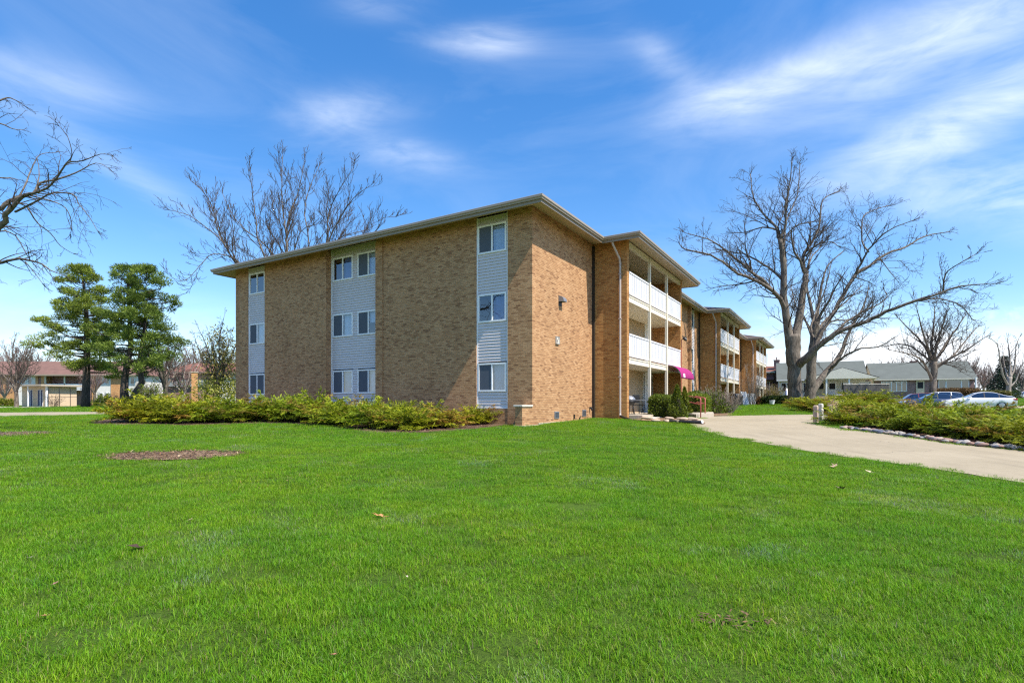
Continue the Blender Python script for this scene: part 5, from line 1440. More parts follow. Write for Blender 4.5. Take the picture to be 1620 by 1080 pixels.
# ------------------------------------------------------------------ cars
def m_paint(name, col, flake=0.0):
    t = NT(name); return t.done(t.principled(col, 0.28, None, flake, 0.5, Coat_Weight=0.6, Coat_Roughness=0.05))
M['paint_white'] = m_paint('white_car_paint', (0.78, 0.78, 0.79)); M['paint_red'] = m_paint('maroon_car_paint', (0.16, 0.03, 0.035)); M['paint_blue'] = m_paint('dark_blue_car_paint', (0.03, 0.05, 0.10)); M['paint_silver'] = m_paint('silver_car_paint', (0.55, 0.56, 0.58), 0.3)
M['tyre'] = m_plain('black_tyre', (0.02, 0.02, 0.02), 0.9, 0.1); M['rim'] = m_plain('alloy_rim', (0.45, 0.46, 0.48), 0.35, 0.05, metal=0.8); M['car_glass'] = m_glass('car_glass', (0.06, 0.08, 0.11), 0.85)
M['tail'] = m_plain('red_tail_lens', (0.45, 0.02, 0.02), 0.25, 0.05, spec=0.5); M['head'] = m_plain('clear_head_lens', (0.6, 0.62, 0.66), 0.15, 0.05, spec=0.6)
SEDAN = [(-2.38, 0.60), (-2.25, 0.74), (-1.6, 0.88), (-0.98, 0.98), (-0.15, 1.38), (0.35, 1.45), (0.95, 1.41), (1.75, 1.13), (2.2, 1.06), (2.40, 0.86)]
SUV = [(-2.38, 0.75), (-2.2, 0.95), (-1.6, 1.05), (-1.05, 1.12), (-0.35, 1.62), (0.4, 1.70), (1.4, 1.68), (2.05, 1.60), (2.35, 1.12), (2.42, 0.9)]
def car(label, x, y, rz, prof, paint, z=None, belt=0.96):
    e = empty('parked_car', (x, y, gz(x, y) if z is None else z), rz, label, 'car', 'cars parked behind the junipers')
    def top(xx):
        for (a, b), (c, d) in zip(prof, prof[1:]):
            if a <= xx <= c: return b+(d-b)*(xx-a)/(c-a)
        return prof[-1][1]
    def hwid(xx): return 0.90*(1-0.10*abs(xx/2.4)**4)
    n = 34; xs = [-2.38+(4.78)*k/n for k in range(n+1)]
    bl = belt + (0.12 if prof is SUV else 0)
    mb = MB(); rings = []
    for xx in xs:
        w = hwid(xx); t = min(top(xx), bl); wheel = min(abs(xx+1.42), abs(xx-1.38)); zb = 0.20 if wheel > 0.36 else 0.20+math.sqrt(max(0, 0.36**2-wheel**2))
        sec = [(0, zb), (w*0.9, zb), (w*0.98, max(zb, 0.36)+0.01), (w, max(zb, 0.55)+0.02), (w*0.985, max(t-0.12, zb+0.06)), (w*0.93, t-0.02), (w*0.8, t), (0, t+0.012)]
        rings.append([(xx, yy, zz) for yy, zz in sec] + [(xx, -yy, zz) for yy, zz in reversed(sec[1:-1])])
    mb.sweep(rings); mb.poly(list(reversed(rings[0]))); mb.poly(rings[-1])
    body = mb.build('body', paint, e, smooth=True)
    gx0 = [p for p in prof if p[1] > bl+0.01][0]
    cab = [xx for xx in xs if top(xx) > bl+0.015]
    rf, gl, fr_ = MB(), MB(), MB()
    def ring_at(xx):
        t = top(xx); k = (t-bl)/(1.45-bl); k = max(0.02, k)
        wb = hwid(xx)*0.90; wt = wb-0.22*min(k, 1.1)
        return [(xx, wb, bl-0.01), (xx, wt, t-0.03), (xx, wt-0.08, t), (xx, 0, t+0.015), (xx, -wt+0.08, t), (xx, -wt, t-0.03), (xx, -wb, bl-0.01)]
    pk = [i for i, p in enumerate(prof) if p[1] > 1.36 and p[1] > bl+0.3]
    r0, r1 = prof[pk[0]][0], prof[pk[-1]][0]
    for a, b in zip(cab, cab[1:]):
        A, B = ring_at(a), ring_at(b); mid = (a+b)/2
        for j in (0, 5): gl.quad(A[j], B[j], B[j+1], A[j+1])
        tgt = rf if r0-0.08 <= mid <= r1+0.08 else gl
        for j in (1, 2, 3, 4): (rf if j in (1, 4) else tgt).quad(A[j], B[j], B[j+1], A[j+1])
    rf.build('roof', paint, e, smooth=True)
    gl.build('window_glass', M['car_glass'], e)
    for s in (0, 6):
        for xx in ([0.28, 1.25] if prof is not SUV else [0.15, 1.2]):
            A = ring_at(xx); q = A[0] if s == 0 else A[6]; w = A[1] if s == 0 else A[5]
            sg = 1.012
            fr_.quad((xx-0.04, q[1]*sg, q[2]), (xx+0.04, q[1]*sg, q[2]), (xx+0.04, w[1]*sg, w[2]), (xx-0.04, w[1]*sg, w[2]))
    fr_.build('pillar', M['black_metal'] if prof is SEDAN else paint, e)
    for wx in (-1.42, 1.38):
        for s in (-1, 1):
            mb = MB(); mb.tube([(wx, s*0.66, 0.33), (wx, s*0.70, 0.33), (wx, s*0.84, 0.33), (wx, s*0.875, 0.33)], [0.28, 0.33, 0.33, 0.27], 20); w = mb.build('wheel', M['tyre'], e)
            mb = MB(); mb.tube([(wx, s*0.87, 0.33), (wx, s*0.885, 0.33)], [0.22, 0.17], 10); mb.build('rim', M['rim'], w)
    for s in (-1, 1):
        mb = MB(); zt = bl-0.08; mb.box(2.10, 2.425, s*0.50, s*0.835, zt-0.14, zt); mb.build('tail_light', M['tail'], e, bevel=0.03)
        mb = MB(); mb.box(-2.36, -2.05, s*0.52, s*0.80, 0.62, 0.76); mb.build('headlight', M['head'], e, bevel=0.03)
        mb = MB(); mb.box(-0.82, -0.62, s*0.88, s*1.04, bl-0.02, bl+0.11); mb.build('mirror', paint, e, bevel=0.03)
    return e
Y = 46.5; car('white saloon car parked side on, red tail light at its right end', hx(1546, Y), Y, -0.45, SEDAN, M['paint_white'], gz(40, Y)-0.02)
Y = 52; car('maroon estate car behind the junipers, left of the other parked cars', hx(1447, Y), Y, -0.4, SUV, M['paint_red'], gz(40, Y)-0.30)
Y = 49.5; car('dark blue saloon car between the maroon and white cars', hx(1473, Y), Y, -0.38, SEDAN, M['paint_blue'], gz(40, Y)-0.1)
Y = 56; car('white estate car behind the dark blue saloon, only its roof showing', hx(1479, Y), Y, -0.42, SUV, M['paint_white'], gz(40, Y)-0.22)
Y = 96; car('distant white car at the right edge beyond the road', hx(1613, Y), Y, 0.3, SEDAN, M['paint_silver'], gz(80, Y)+0.05)

# ------------------------------------------------------------------ left background
# small tan block with flat roof
Y = 64; c0 = px(74, 640, Y)
e = empty('flat_roofed_block', (c0.x, Y, gz(c0.x, Y)), RAD(-18), 'small tan flat roofed block with navy doors at the left', 'building')
mb = MB(); mb.box(-4.4, 0, 0, 3.3, -0.4, 2.45); mb.build('wall', M['tan_wall'], e)
mb = MB(); mb.box(-5.0, 0.6, -0.95, 3.8, 2.46, 2.66); mb.build('roof', M['concrete'], e)
for x in (-2.9, -1.1):
    mb = MB(); mb.box(x-0.42, x+0.42, -0.03, 0.0, 0.1, 2.05); d = mb.build('door', M['white_trim'], e)
    for q in (-0.38, 0.08):
        mb = MB(); mb.box(x+q, x+q+0.3, -0.05, -0.031, 0.12, 2.02); mb.build('door_leaf', M['blue_door'], d)
mb = MB(); mb.tube([(-2.0, -0.75, -0.3), (-2.0, -0.75, 2.45)], [0.07]*2, 8); mb.build('porch_post', M['white_trim'], e)
mb = MB(); mb.tube([(0.15, -0.1, -0.3), (0.15, -0.1, 2.45)], [0.12]*2, 8); mb.build('corner_post', M['white_trim'], e)
f = empty('mesh_fence', (c0.x+2.3, Y+0.6, gz(c0.x, Y)), RAD(35), 'thin dark wire fence frame in front of the tan block', 'fence')
mb = MB()
for k in range(5): mb.tube([(-2.0+k*1.0, 0, -0.2), (-2.0+k*1.0, 0, 2.3)], [0.035]*2, 5)
for z in (1.2,): mb.tube([(-2.0, 0, z), (2.0, 0, z)], [0.025]*2, 5)
mb.build('frame', M['black_metal'], f)

def apartments(name, label, x, y, rz, secs, h, roof_h, lx, ly, roof):
    e = empty(name, (x, y, gz(x, y)), rz, label, 'apartment building')
    xs = [s[0] for s in secs]+[secs[-1][1]]
    for a, b, k in secs:
        mb = MB(); mb.box(a, b, {'balcony': 1.4, 'orange': -0.12}.get(k, 0.0), ly, -0.5, h)
        mb.build('wall', M[{'orange': 'brick_orange', 'white': 'white_wall'}.get(k, 'brick_red')], e)
    for a, b, k in secs:
        if k == 'white':
            for z in (0.9, 3.5):
                m = (a+b)/2
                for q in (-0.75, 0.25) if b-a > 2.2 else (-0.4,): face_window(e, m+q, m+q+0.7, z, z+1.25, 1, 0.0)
        if k == 'balcony':
            for z in (2.55, h-0.1):
                mb = MB(); mb.box(a, b, -0.1, 1.4, z, z+0.18); bal = mb.build('balcony', M['white_trim'], e)
                if z < 4:
                    mb = MB(); mb.box(a, b, -0.1, -0.04, z+0.25, z+1.05); mb.build('railing', M['rail_white'], bal)
            for q in (a+0.1, (a+b)/2, b-0.1):
                mb = MB(); mb.box(q-0.09, q+0.09, -0.1, 0.08, -0.3, h); mb.build('post', M['cream_trim'], e)
    x0, x1 = xs[0]-0.6, xs[-1]+0.6; t = 0.2; rb = MB()
    y0, y1 = -0.7, ly+0.7; ym = (y0+y1)/2; hp = (y1-y0)/2*0.6
    A, B, C_, D_ = (x0, y0, h), (x1, y0, h), (x1, y1, h), (x0, y1, h); R0, R1 = (x0+hp, ym, h+roof_h), (x1-hp, ym, h+roof_h)
    rb.quad(A, B, R1, R0); rb.quad(C_, D_, R0, R1); rb.tri(B, C_, R1); rb.tri(D_, A, R0); rb.quad(A, D_, C_, B)
    rfo = rb.build('roof', M[roof], e)
    mb = MB(); mb.box(x0, x1, y0-0.04, y0, h-0.22, h+0.02); mb.build('fascia', M['fascia'], rfo)
    return e
Y = 88; k = Y/FPX
secs = [((a-110)*k, (b-110)*k, t) for a, b, t in [(-70, 27, 'orange'), (27, 57, 'white'), (57, 61, 'orange'), (61, 66, 'brown'), (66, 71, 'orange'), (71, 134, 'balcony'), (134, 146, 'brown'), (146, 152, 'orange'), (152, 176, 'white'), (176, 192, 'orange'), (192, 216, 'white')]]
apartments('brick_apartments', 'long orange brick and white apartment row with brown roof behind the pines', hx(110, Y), Y, 0.0, secs, 5.1, 2.5, 26, 9, 'shingle_mauve')
Y = 100; k = Y/FPX
secs = [((a-320)*k, (b-320)*k, t) for a, b, t in [(262, 300, 'brown'), (300, 304, 'orange'), (304, 330, 'brown'), (330, 346, 'orange'), (346, 400, 'white')]]
apartments('brick_apartments', 'brown roofed brick apartment row seen between the pine and the main building', hx(320, Y), Y, 0.0, secs, 6.2, 2.0, 16, 9, 'shingle_red')
Y = 80; e = empty('garage', (hx(288, Y), Y, gz(hx(288, Y), Y)), 0, 'low brown garage with blue grey roof left of the main building', 'garage')
mb = MB(); mb.box(-2.3, 2.1, 0, 5, -0.4, 2.9); mb.build('wall', M['brick_red'], e)
mb = MB(); mb.quad((-2.6, -0.4, 2.9), (2.4, -0.4, 2.9), (2.2, 2.5, 4.0), (-2.0, 2.5, 4.0)); mb.quad((-2.6, 5.4, 2.9), (2.4, 5.4, 2.9), (2.2, 2.5, 4.0), (-2.0, 2.5, 4.0)); mb.tri((-2.6, -0.4, 2.9), (-2.6, 5.4, 2.9), (-2.0, 2.5, 4.0)); mb.tri((2.4, -0.4, 2.9), (2.4, 5.4, 2.9), (2.2, 2.5, 4.0)); mb.build('roof', M['shingle_grey'], e)
Y = 70; a = px(308, 640, Y); e = empty('brick_pillar', (a.x, Y, gz(a.x, Y)), 0.5, 'tall narrow orange brick pillar left of the main building', 'pillar')
mb = MB(); mb.box(-0.35, 0.35, -0.35, 0.35, -0.3, 4.4); mb.build('shaft', M['brick_orange'], e)
mb = MB(); mb.box(-0.42, 0.42, -0.42, 0.42, 4.4, 4.52); mb.build('cap_stone', M['concrete'], e)

# bare trees of the background: three forms, copied
forms = [bare_tree(81, 8.5, 3.4, 0.20, 0.3, 0.0, 0.25, 8, 2, 0.016, 0.42, 2.0).finish('bare_tree', (0, 0, 0), 'x', wood='bark', fine='twig'),
         bare_tree(82, 10.5, 3.8, 0.24, 0.3, 0.0, 0.3, 8, 2, 0.018, 0.45, 2.2).finish('bare_tree', (0, 0, 0), 'x', wood='bark', fine='twig_mauve'),
         bare_tree(83, 7.0, 3.2, 0.17, 0.12, 0.06, 0.22, 8, 2, 0.016, 0.4, 1.8).finish('bare_tree', (0, 0, 0), 'x', wood='bark_pale', fine='twig_mauve')]
used = [False]*3
def bare(kind, u, y, s, rz, label, group):
    o = forms[kind] if not used[kind] else copy_tree(forms[kind]); used[kind] = True
    x = hx(u, y); o.location = (x, y, gz(x, y)); o.scale = (s, s, s); o.rotation_euler = (0, 0, rz); o['label'] = label; o['group'] = group
    return o
G1 = 'bare background trees near the left apartments'
bare(0, 26, 60, 0.92, 0.4, 'bare tree standing behind the tan flat roofed block', G1)
bare(2, 5, 74, 0.9, 1.1, 'low bare tree before the orange brick wall at the left edge', G1)
bare(0, 262, 70, 1.3, 2.2, 'thin bare tree just right of the broad pine', G1)
bare(1, 150, 76, 0.62, 0.9, 'slim leaning bare tree between the two pine trunks', G1)
bare(2, 290, 74, 1.25, 3.0, 'small bare tree in front of the blue grey garage roof', G1)
for k, (u, y, s) in enumerate([(-60, 110, 1.1), (60, 118, 1.0), (215, 112, 0.9), (245, 120, 0.95), (20, 112, 1.1), (-20, 104, 1.0), (45, 106, 0.95), (232, 104, 0.9), (258, 108, 1.0), (285, 106, 0.95), (310, 118, 1.05), (100, 115, 1.0), (275, 110, 0.9), (325, 112, 0.95), (300, 125, 0.9), (350, 118, 0.95), (380, 120, 0.9)]):
    bare(k % 3, u, y, s*1.45, k*1.7, 'distant bare tree beyond the left apartment roofs', 'distant bare trees on the left')
G2 = 'distant bare trees on the right'
for k, (u, y, s) in enumerate([(1255, 120, 0.5), (1300, 125, 0.5), (1395, 105, 0.85), (1412, 112, 0.95), (1402, 118, 1.0), (1440, 122, 1.05), (1466, 120, 1.1), (1500, 120, 1.15), (1536, 120, 1.0), (1562, 112, 0.8), (1588, 110, 0.7), (1612, 118, 0.85), (1432, 100, 0.9), (1452, 112, 1.0), (1490, 108, 1.0), (1508, 102, 0.95), (1528, 112, 1.05), (1545, 98, 0.8), (1556, 118, 0.9), (1568, 106, 0.75), (1580, 122, 0.95), (1604, 104, 0.8), (1618, 96, 0.9), (1632, 112, 0.95), (1655, 100, 0.9), (1690, 110, 1.0), (1575, 140, 1.0), (1600, 140, 1.0), (1630, 135, 1.0)]):
    bare((k*2+1) % 3 if k % 4 else 1, u, y, s, k*2.3, 'distant bare tree behind the houses at the right', G2)
# shrubby tree with olive leaves left of the main building
def olive_tree():
    t = bare_tree(91, 9.2, 3.4, 0.17, 0.1, 0.10, 0.2, 9, 2, 0.013, 0.5, 1.9)
    x = hx(346, 47); y = 47.0
    e = empty('olive_leafed_tree', (x, y, gz(x, y)), 0, 'tangled bare tree with olive brown leaves at the left corner of the building', 'tree')
    t.wood.build('trunk', M['bark'], e, smooth=True, uv=False); t.fine.build('twigs', M['twig'], e, uv=False)
    global nr
    nr = np.random.default_rng(91)
    P = []
    for cx_, cy_, cz, rr, n in [(0.2, 0, 5.8, 1.2, 600), (-0.9, 0.3, 4.6, 1.0, 420), (0.9, -0.2, 4.4, 1.2, 650), (0.4, 0.2, 3.2, 1.5, 900), (-0.6, 0, 1.8, 1.3, 1500), (1.2, 0, 1.6, 1.2, 1400)]:
        q = nr.normal(0, 0.5, (n, 3))*rr; P.append(q+np.array([cx_, cy_, cz]))
    P = np.concatenate(P); n = len(P)
    c = 1.9*OLIVE[0]+1.9*(OLIVE[1]-OLIVE[0])*np.clip(nr.normal(0.5, 0.3, (n, 1)), 0, 1.2)
    c[P[:, 2] < 2.6] = c[P[:, 2] < 2.6]*np.array([0.9, 1.1, 0.8])
    s = nr.uniform(0.12, 0.26, n)
    v, c = leaf_tris(P, nr.normal(0, 1, (n, 3)), s, s*0.55, c)
    new_obj('crown', tri_mesh('crown', v, c, M['leafy']), e)
olive_tree()
# low shrubs on the left
for u, y, h, r, lab, cols, sd in [(85, 61, 1.3, 1.0, 'bare purple twiggy shrub before the wire fence', None, 65), (7, 70, 1.2, 1.4, 'bright green low shrub at the left edge by the orange wall', BRIGHT, 66), (162, 66, 1.7, 1.3, 'green rounded shrub between the pine trunks', GREEN, 67), (178, 68, 1.5, 1.4, 'brown rounded shrub below the white apartment windows', BROWN, 68), (240, 50, 2.6, 1.6, 'bright green feathery shrub right of the broad pine', BRIGHT, 69), (225, 62, 2.8, 1.7, 'olive shrub behind the broad pine', OLIVE, 70)]:
    a = px(u, 640, y); twig_bush(a.x, a.y, h, r, lab, sd, cols, nstem=26, wood='twig', lsize=0.17, nleaf=1500)
a = px(1600, 640, 88); twig_bush(a.x, a.y, 1.8, 1.8, 'low green shrub beside the pale split trunk', 73, DARKG, nstem=20, wood='twig', lsize=0.2, nleaf=1200)
# hydrangea-like pale clump and posts are with the small things
# ------------------------------------------------------------------ wooden posts at the tip of the island
def wood_post(u, v, y, h, label, dark, rz):
    x = hx(u, y); e = empty('wooden_post', (x, y, gz(x, y)), rz, label, 'post', 'wooden posts at the tip of the island')
    w = 0.082
    mb = MB()
    prof = [(-0.15, 1.0), (h-0.24, 1.0), (h-0.225, 0.78), (h-0.185, 0.78), (h-0.17, 1.0), (h-0.06, 1.0), (h-0.015, 0.8), (h, 0.5)]
    rings = []
    for z, s in prof:
        c = w*s; b = c*0.82
        rings.append([(-c, -b, z), (-b, -c, z), (b, -c, z), (c, -b, z), (c, b, z), (b, c, z), (-b, c, z), (-c, b, z)])
    mb.sweep(rings); mb.poly(rings[-1])
    mb.build('shaft', M['post_wood' if dark else 'post_pale'], e)
M['post_wood'] = m_bark('weathered_post_wood', (0.30, 0.17, 0.11), (0.62, 0.52, 0.42), (6, 6, 0.5), 0.3, 5)
M['post_pale'] = m_bark('pale_weathered_post_wood', (0.42, 0.38, 0.32), (0.66, 0.61, 0.53), (6, 6, 0.5), 0.3, 5)
wood_post(1290.5, 668, 21.6, 0.70, 'nearer wooden post with brown weathered side and notched head', True, 0.75)
wood_post(1298.5, 664, 22.7, 0.74, 'pale grey notched wooden post just behind the brown one', False, 0.65)
wood_post(1313.5, 662, 23.4, 0.68, 'wooden post half hidden by the island juniper', True, 0.8)
# stones
def stone_mesh(seed):
    r = random.Random(seed); bm = bmesh.new(); bmesh.ops.create_icosphere(bm, subdivisions=2, radius=0.5)
    ph = [r.uniform(0, 6) for _ in range(6)]
    for v in bm.verts:
        c = v.co; k = 1 + 0.16*math.sin(c.x*6+ph[0])*math.cos(c.y*5+ph[1]) + 0.10*math.sin(c.z*9+ph[2]+c.x*4)
        v.co = Vector((c.x*k*1.1, c.y*k*0.85, c.z*k*0.55))
    me = bpy.data.meshes.new('stone'); bm.to_mesh(me); bm.free(); me.polygons.foreach_set('use_smooth', [True]*len(me.polygons)); return me
SC = [('pale grey', (0.33, 0.30, 0.27)), ('pink tinged', (0.30, 0.19, 0.155)), ('blue grey', (0.13, 0.145, 0.18)), ('buff', (0.38, 0.31, 0.24))]
SM = []
for k, (nm, c) in enumerate(SC):
    mt = m_plain('stone_'+nm.replace(' ', '_'), c, 0.85, 0.25, 4, 0.4, 25)
    for j in range(3):
        me = stone_mesh(100+k*7+j); me.materials.append(mt); SM.append((k, me))
edge = smooth_poly(isl_edge[1:], False, 10)
r = random.Random(17)
acc = 0.0; cnt = 0
for i in range(len(edge)-1):
    a, b = edge[i], edge[i+1]; l = math.dist(a, b); q = 0.0
    while q < l:
        if a[1] < 9.0: break
        f = q/l
        for row in range(3):
            if r.random() < (0.95, 0.75, 0.5)[row]:
                k, me = SM[r.choice([0, 0, 1, 2, 3, 4, 5, 6, 7, 9, 10, 11])]
                x = a[0]+(b[0]-a[0])*f + 0.06 + row*0.17 + r.uniform(-.07, .07); y = a[1]+(b[1]-a[1])*f + r.uniform(-.08, .08)
                s = r.uniform(0.10, 0.23)*(1.0 if row < 2 else 0.8)
                o = new_obj('edging_stone', me, None, (x, y, gz(x, y)+0.03+s*0.12)); o.scale = (s, s, s*r.uniform(0.7, 1.1)); o.rotation_euler = (r.uniform(-.2, .2), r.uniform(-.2, .2), r.uniform(0, 6))
                tag(o, SC[k][0]+' rounded stone edging the island bed along the drive', 'stone', SC[k][0]+' stones along the drive'); cnt += 1
        q += r.uniform(0.15, 0.24)
print('stones', cnt)
# flat stones edging the entrance planting
FL = []
mt = m_plain('flagstone', (0.43, 0.33, 0.24), 0.9, 0.25, 5, 0.5, 25)
for j in range(4):
    me = stone_mesh(140+j); me.materials.append(mt); FL.append(me)
pts = [(5.9, 22.1), (6.25, 21.75), (6.6, 21.5), (6.95, 21.3), (7.25, 21.15), (7.45, 21.45), (7.6, 21.85), (6.4, 21.95), (6.85, 21.65), (7.2, 21.5), (5.6, 22.4)]
for k, (x, y) in enumerate(pts):
    o = new_obj('flat_stone', FL[k % 4], None, (x, y, gz(x, y)+0.06+(0.10 if k > 6 else 0))); o.scale = (0.44, 0.36, 0.26); o.rotation_euler = (0, 0, 0.7+k*0.6)
    tag(o, 'flat tan stone in the low edging before the conical shrubs', 'stone', 'flat stones edging the entrance planting')
# drain pipe lying by the flat stones
o = MB(); o.tube([(6.3, 21.6, gz(6.3, 21.6)+0.06), (6.9, 21.05, gz(6.9, 21.05)+0.07), (7.3, 20.75, gz(7.3, 20.75)+0.08)], [0.06]*3, 8)
d = o.build('drain_pipe', M['black_metal'], None); tag(d, 'black drain pipe lying on the grass by the flat stones', 'pipe')
o = MB(); o.tube([(7.3, 20.75, gz(7.3, 20.75)+0.08), (7.34, 20.72, gz(7.3, 20.75)+0.08)], [0.064]*2, 8); o.build('pipe_end', M['white_trim'], d)
# handrails
def handrail(x0, y0, x1, y1, h, label):
    z0, z1 = gz(x0, y0), gz(x1, y1)+0.12
    e = empty('handrail', (x0, y0, z0), 0, label, 'handrail', 'red pipe handrails at the entrance'); dx, dy = x1-x0, y1-y0; dz = z1-z0
    mb = MB(); mb.tube([(0, 0, -0.1), (0, 0, h-0.08), (dx*0.012, dy*0.012, h-0.02), (dx*0.03, dy*0.03, h), (dx*0.5, dy*0.5, h+dz*0.5), (dx, dy, h+dz)], [0.028]*6, 8); mb.build('top_rail', M['red_pipe'], e, smooth=True)
    mb = MB(); mb.tube([(0, 0, h*0.68), (dx, dy, h*0.68+dz)], [0.024]*2, 8); mb.build('lower_rail', M['red_pipe'], e, smooth=True)
    mb = MB(); mb.tube([(dx, dy, dz-0.2), (dx, dy, h+dz)], [0.028]*2, 8); mb.build('post', M['red_pipe'], e, smooth=True)
a = px(1108.5, 661, 25.0); handrail(a.x, a.y, a.x+0.35, a.y+3.4, 0.92, 'nearer red pipe handrail beside the entrance walk')
a = px(1115.5, 658, 26.4); handrail(a.x, a.y, a.x+0.35, a.y+3.4, 0.92, 'farther red pipe handrail beside the entrance walk')
# entrance walk
walk = MB()
P = [(8.55, 25.0), (9.7, 25.9), (10.9, 29.2), (10.2, 30.4), (9.4, 29.6), (8.6, 27.0)]
zt = gz(9, 27)+0.14
walk.poly([(x, y, zt+0.01*(y-25)) for x, y in P])
n = len(P)
for i in range(n):
    a, b = P[i], P[(i+1) % n]
    walk.quad((a[0], a[1], zt-0.6), (b[0], b[1], zt-0.6), (b[0], b[1], zt+0.01*(b[1]-25)), (a[0], a[1], zt+0.01*(a[1]-25)))
tag(walk.build('walkway', M['concrete']), kind='structure')
# patio things
T = bw(8.1, -1.35, 0); zp = gz(*bw(BAYS[0]+2, -2, 0)[:2]) + 0.15
e = empty('folding_table', (T.x, T.y, zp), BANG+0.15, 'small dark folding table with crossed legs on the near patio', 'table')
mb = MB(); mb.box(-0.5, 0.5, -0.3, 0.3, 0.66, 0.69); mb.build('table_top', M['grey_metal'], e, bevel=0.008)
for s in (-1, 1):
    for q in (-1, 1):
        mb = MB(); mb.tube([(q*0.34, s*0.24, 0.0), (-q*0.34, s*0.24, 0.65)], [0.013]*2, 5); mb.build('leg', M['black_metal'], e)
T = bw(8.75, -1.2, 0)
e = empty('folding_chair', (T.x, T.y, zp), BANG-0.5, 'dark metal patio chair behind the folding table', 'chair')
mb = MB(); mb.box(-0.22, 0.22, -0.22, 0.22, 0.42, 0.45); mb.build('seat', M['black_metal'], e)
mb = MB(); mb.box(-0.22, 0.22, 0.2, 0.23, 0.55, 0.95); mb.build('backrest', M['black_metal'], e)
for q in ((-0.2, -0.2, 0.43), (0.2, -0.2, 0.43), (-0.2, 0.2, 0.95), (0.2, 0.2, 0.95)):
    mb = MB(); mb.tube([(q[0], q[1], 0), (q[0], q[1]*1.05, q[2])], [0.014]*2, 5); mb.build('leg', M['black_metal'], e)
T = bw(7.0, -1.3, 0)
e = empty('covered_grill', (T.x, T.y, zp), BANG+0.3, 'kettle grill with grey lid on black legs beside the patio pillar', 'grill')
mb = MB(); mb.tube([(0, 0, 0.42), (0, 0, 0.5), (0, 0, 0.62), (0, 0, 0.66)], [0.12, 0.24, 0.29, 0.29], 14); mb.build('bowl', M['black_metal'], e, smooth=True)
mb = MB(); mb.tube([(0, 0, 0.665), (0, 0, 0.74), (0, 0, 0.84), (0, 0, 0.89), (0, 0, 0.90)], [0.295, 0.28, 0.19, 0.07, 0.02], 14); lid = mb.build('lid', M['grey_metal'], e, smooth=True)
mb = MB(); mb.tube([(-0.07, 0, 0.88), (-0.05, 0, 0.94), (0.05, 0, 0.94), (0.07, 0, 0.88)], [0.012]*4, 5); mb.build('handle', M['black_metal'], lid)
for k in range(3):
    c, s = math.cos(k*2.09), math.sin(k*2.09); mb = MB(); mb.tube([(c*0.3, s*0.3, 0), (c*0.18, s*0.18, 0.5)], [0.014]*2, 5); mb.build('leg', M['black_metal'], e)
# far lawn furniture
a = px(1180, 640, 46); e = empty('folded_lounger', (a.x, a.y, gz(a.x, a.y)), 0.4, 'folded pale lounger leaning by the far bays', 'lounger')
mb = MB(); mb.quad((-0.3, -0.1, 0.0), (0.3, -0.1, 0.0), (0.3, 0.3, 1.25), (-0.3, 0.3, 1.25)); mb.quad((-0.3, 0.62, 0.0), (0.3, 0.62, 0.0), (0.3, 0.33, 1.2), (-0.3, 0.33, 1.2)); o = mb.build('sling', M['blind'], e); sd = o.modifiers.new('t', 'SOLIDIFY'); sd.thickness = 0.025
mb = MB()
for q in (-0.32, 0.32): mb.tube([(q, -0.1, 0), (q, 0.3, 1.28), (q, 0.62, 0)], [0.02]*3, 6)
mb.build('frame', M['white_trim'], e)
a = px(1187.5, 640, 46.5); e = empty('storage_cabinet', (a.x, a.y, gz(a.x, a.y)), 0.5, 'white plastic storage cabinet right of the folded lounger', 'cabinet')
mb = MB(); mb.box(-0.32, 0.32, -0.25, 0.25, 0, 1.1); mb.build('body', M['white_trim'], e, bevel=0.02)
for z in (0.08, 0.58):
    mb = MB(); mb.box(-0.28, 0.28, -0.27, -0.255, z, z+0.44); d = mb.build('door', M['rail_white'], e, bevel=0.005)
    mb = MB(); mb.box(0.16, 0.2, -0.29, -0.271, z+0.15, z+0.3); mb.build('handle', M['grey_metal'], d)
a = px(1166, 640, 44); e = empty('covered_grill', (a.x, a.y, gz(a.x, a.y)), 0.2, 'black covered grill left of the folded lounger', 'grill')
mb = MB(); mb.sweep([[(-w, -d_, z), (w, -d_, z), (w, d_, z), (-w, d_, z)] for w, d_, z in ((0.36, 0.26, 0.0), (0.35, 0.26, 0.5), (0.37, 0.28, 0.8), (0.3, 0.2, 0.98), (0.1, 0.08, 1.02))]); mb.poly([(-0.1, -0.08, 1.02), (0.1, -0.08, 1.02), (0.1, 0.08, 1.02), (-0.1, 0.08, 1.02)]); mb.build('cover', M['black_metal'], e, bevel=0.03)
mb = MB(); mb.box(-0.62, -0.38, -0.2, 0.2, 0.72, 0.75); mb.build('side_shelf', M['grey_metal'], e)
a = px(1221.5, 640, 43); e = empty('planter', (a.x, a.y, gz(a.x, a.y)), 0, 'white tapered planter standing before the dark hedge', 'planter')
mb = MB(); mb.tube([(0, 0, 0), (0, 0, 0.32), (0, 0, 0.33), (0, 0, 0.39), (0, 0, 0.39), (0, 0, 0.31)], [0.13, 0.19, 0.215, 0.215, 0.185, 0.18], 16, cap=True); mb.build('pot', M['white_trim'], e, smooth=False)
# chair and table by the white house
a = px(1330, 640, 68); e = empty('garden_table', (a.x, a.y, gz(a.x, a.y)), 0, 'white garden table in front of the white house', 'table')
mb = MB(); mb.box(-0.8, 0.8, -0.4, 0.4, 0.68, 0.73); mb.build('table_top', M['white_trim'], e)
for q in ((-0.7, -0.3), (0.7, -0.3), (-0.7, 0.3), (0.7, 0.3)):
    mb = MB(); mb.tube([(q[0], q[1], 0), (q[0]*0.9, q[1]*0.9, 0.68)], [0.03]*2, 6); mb.build('leg', M['white_trim'], e)
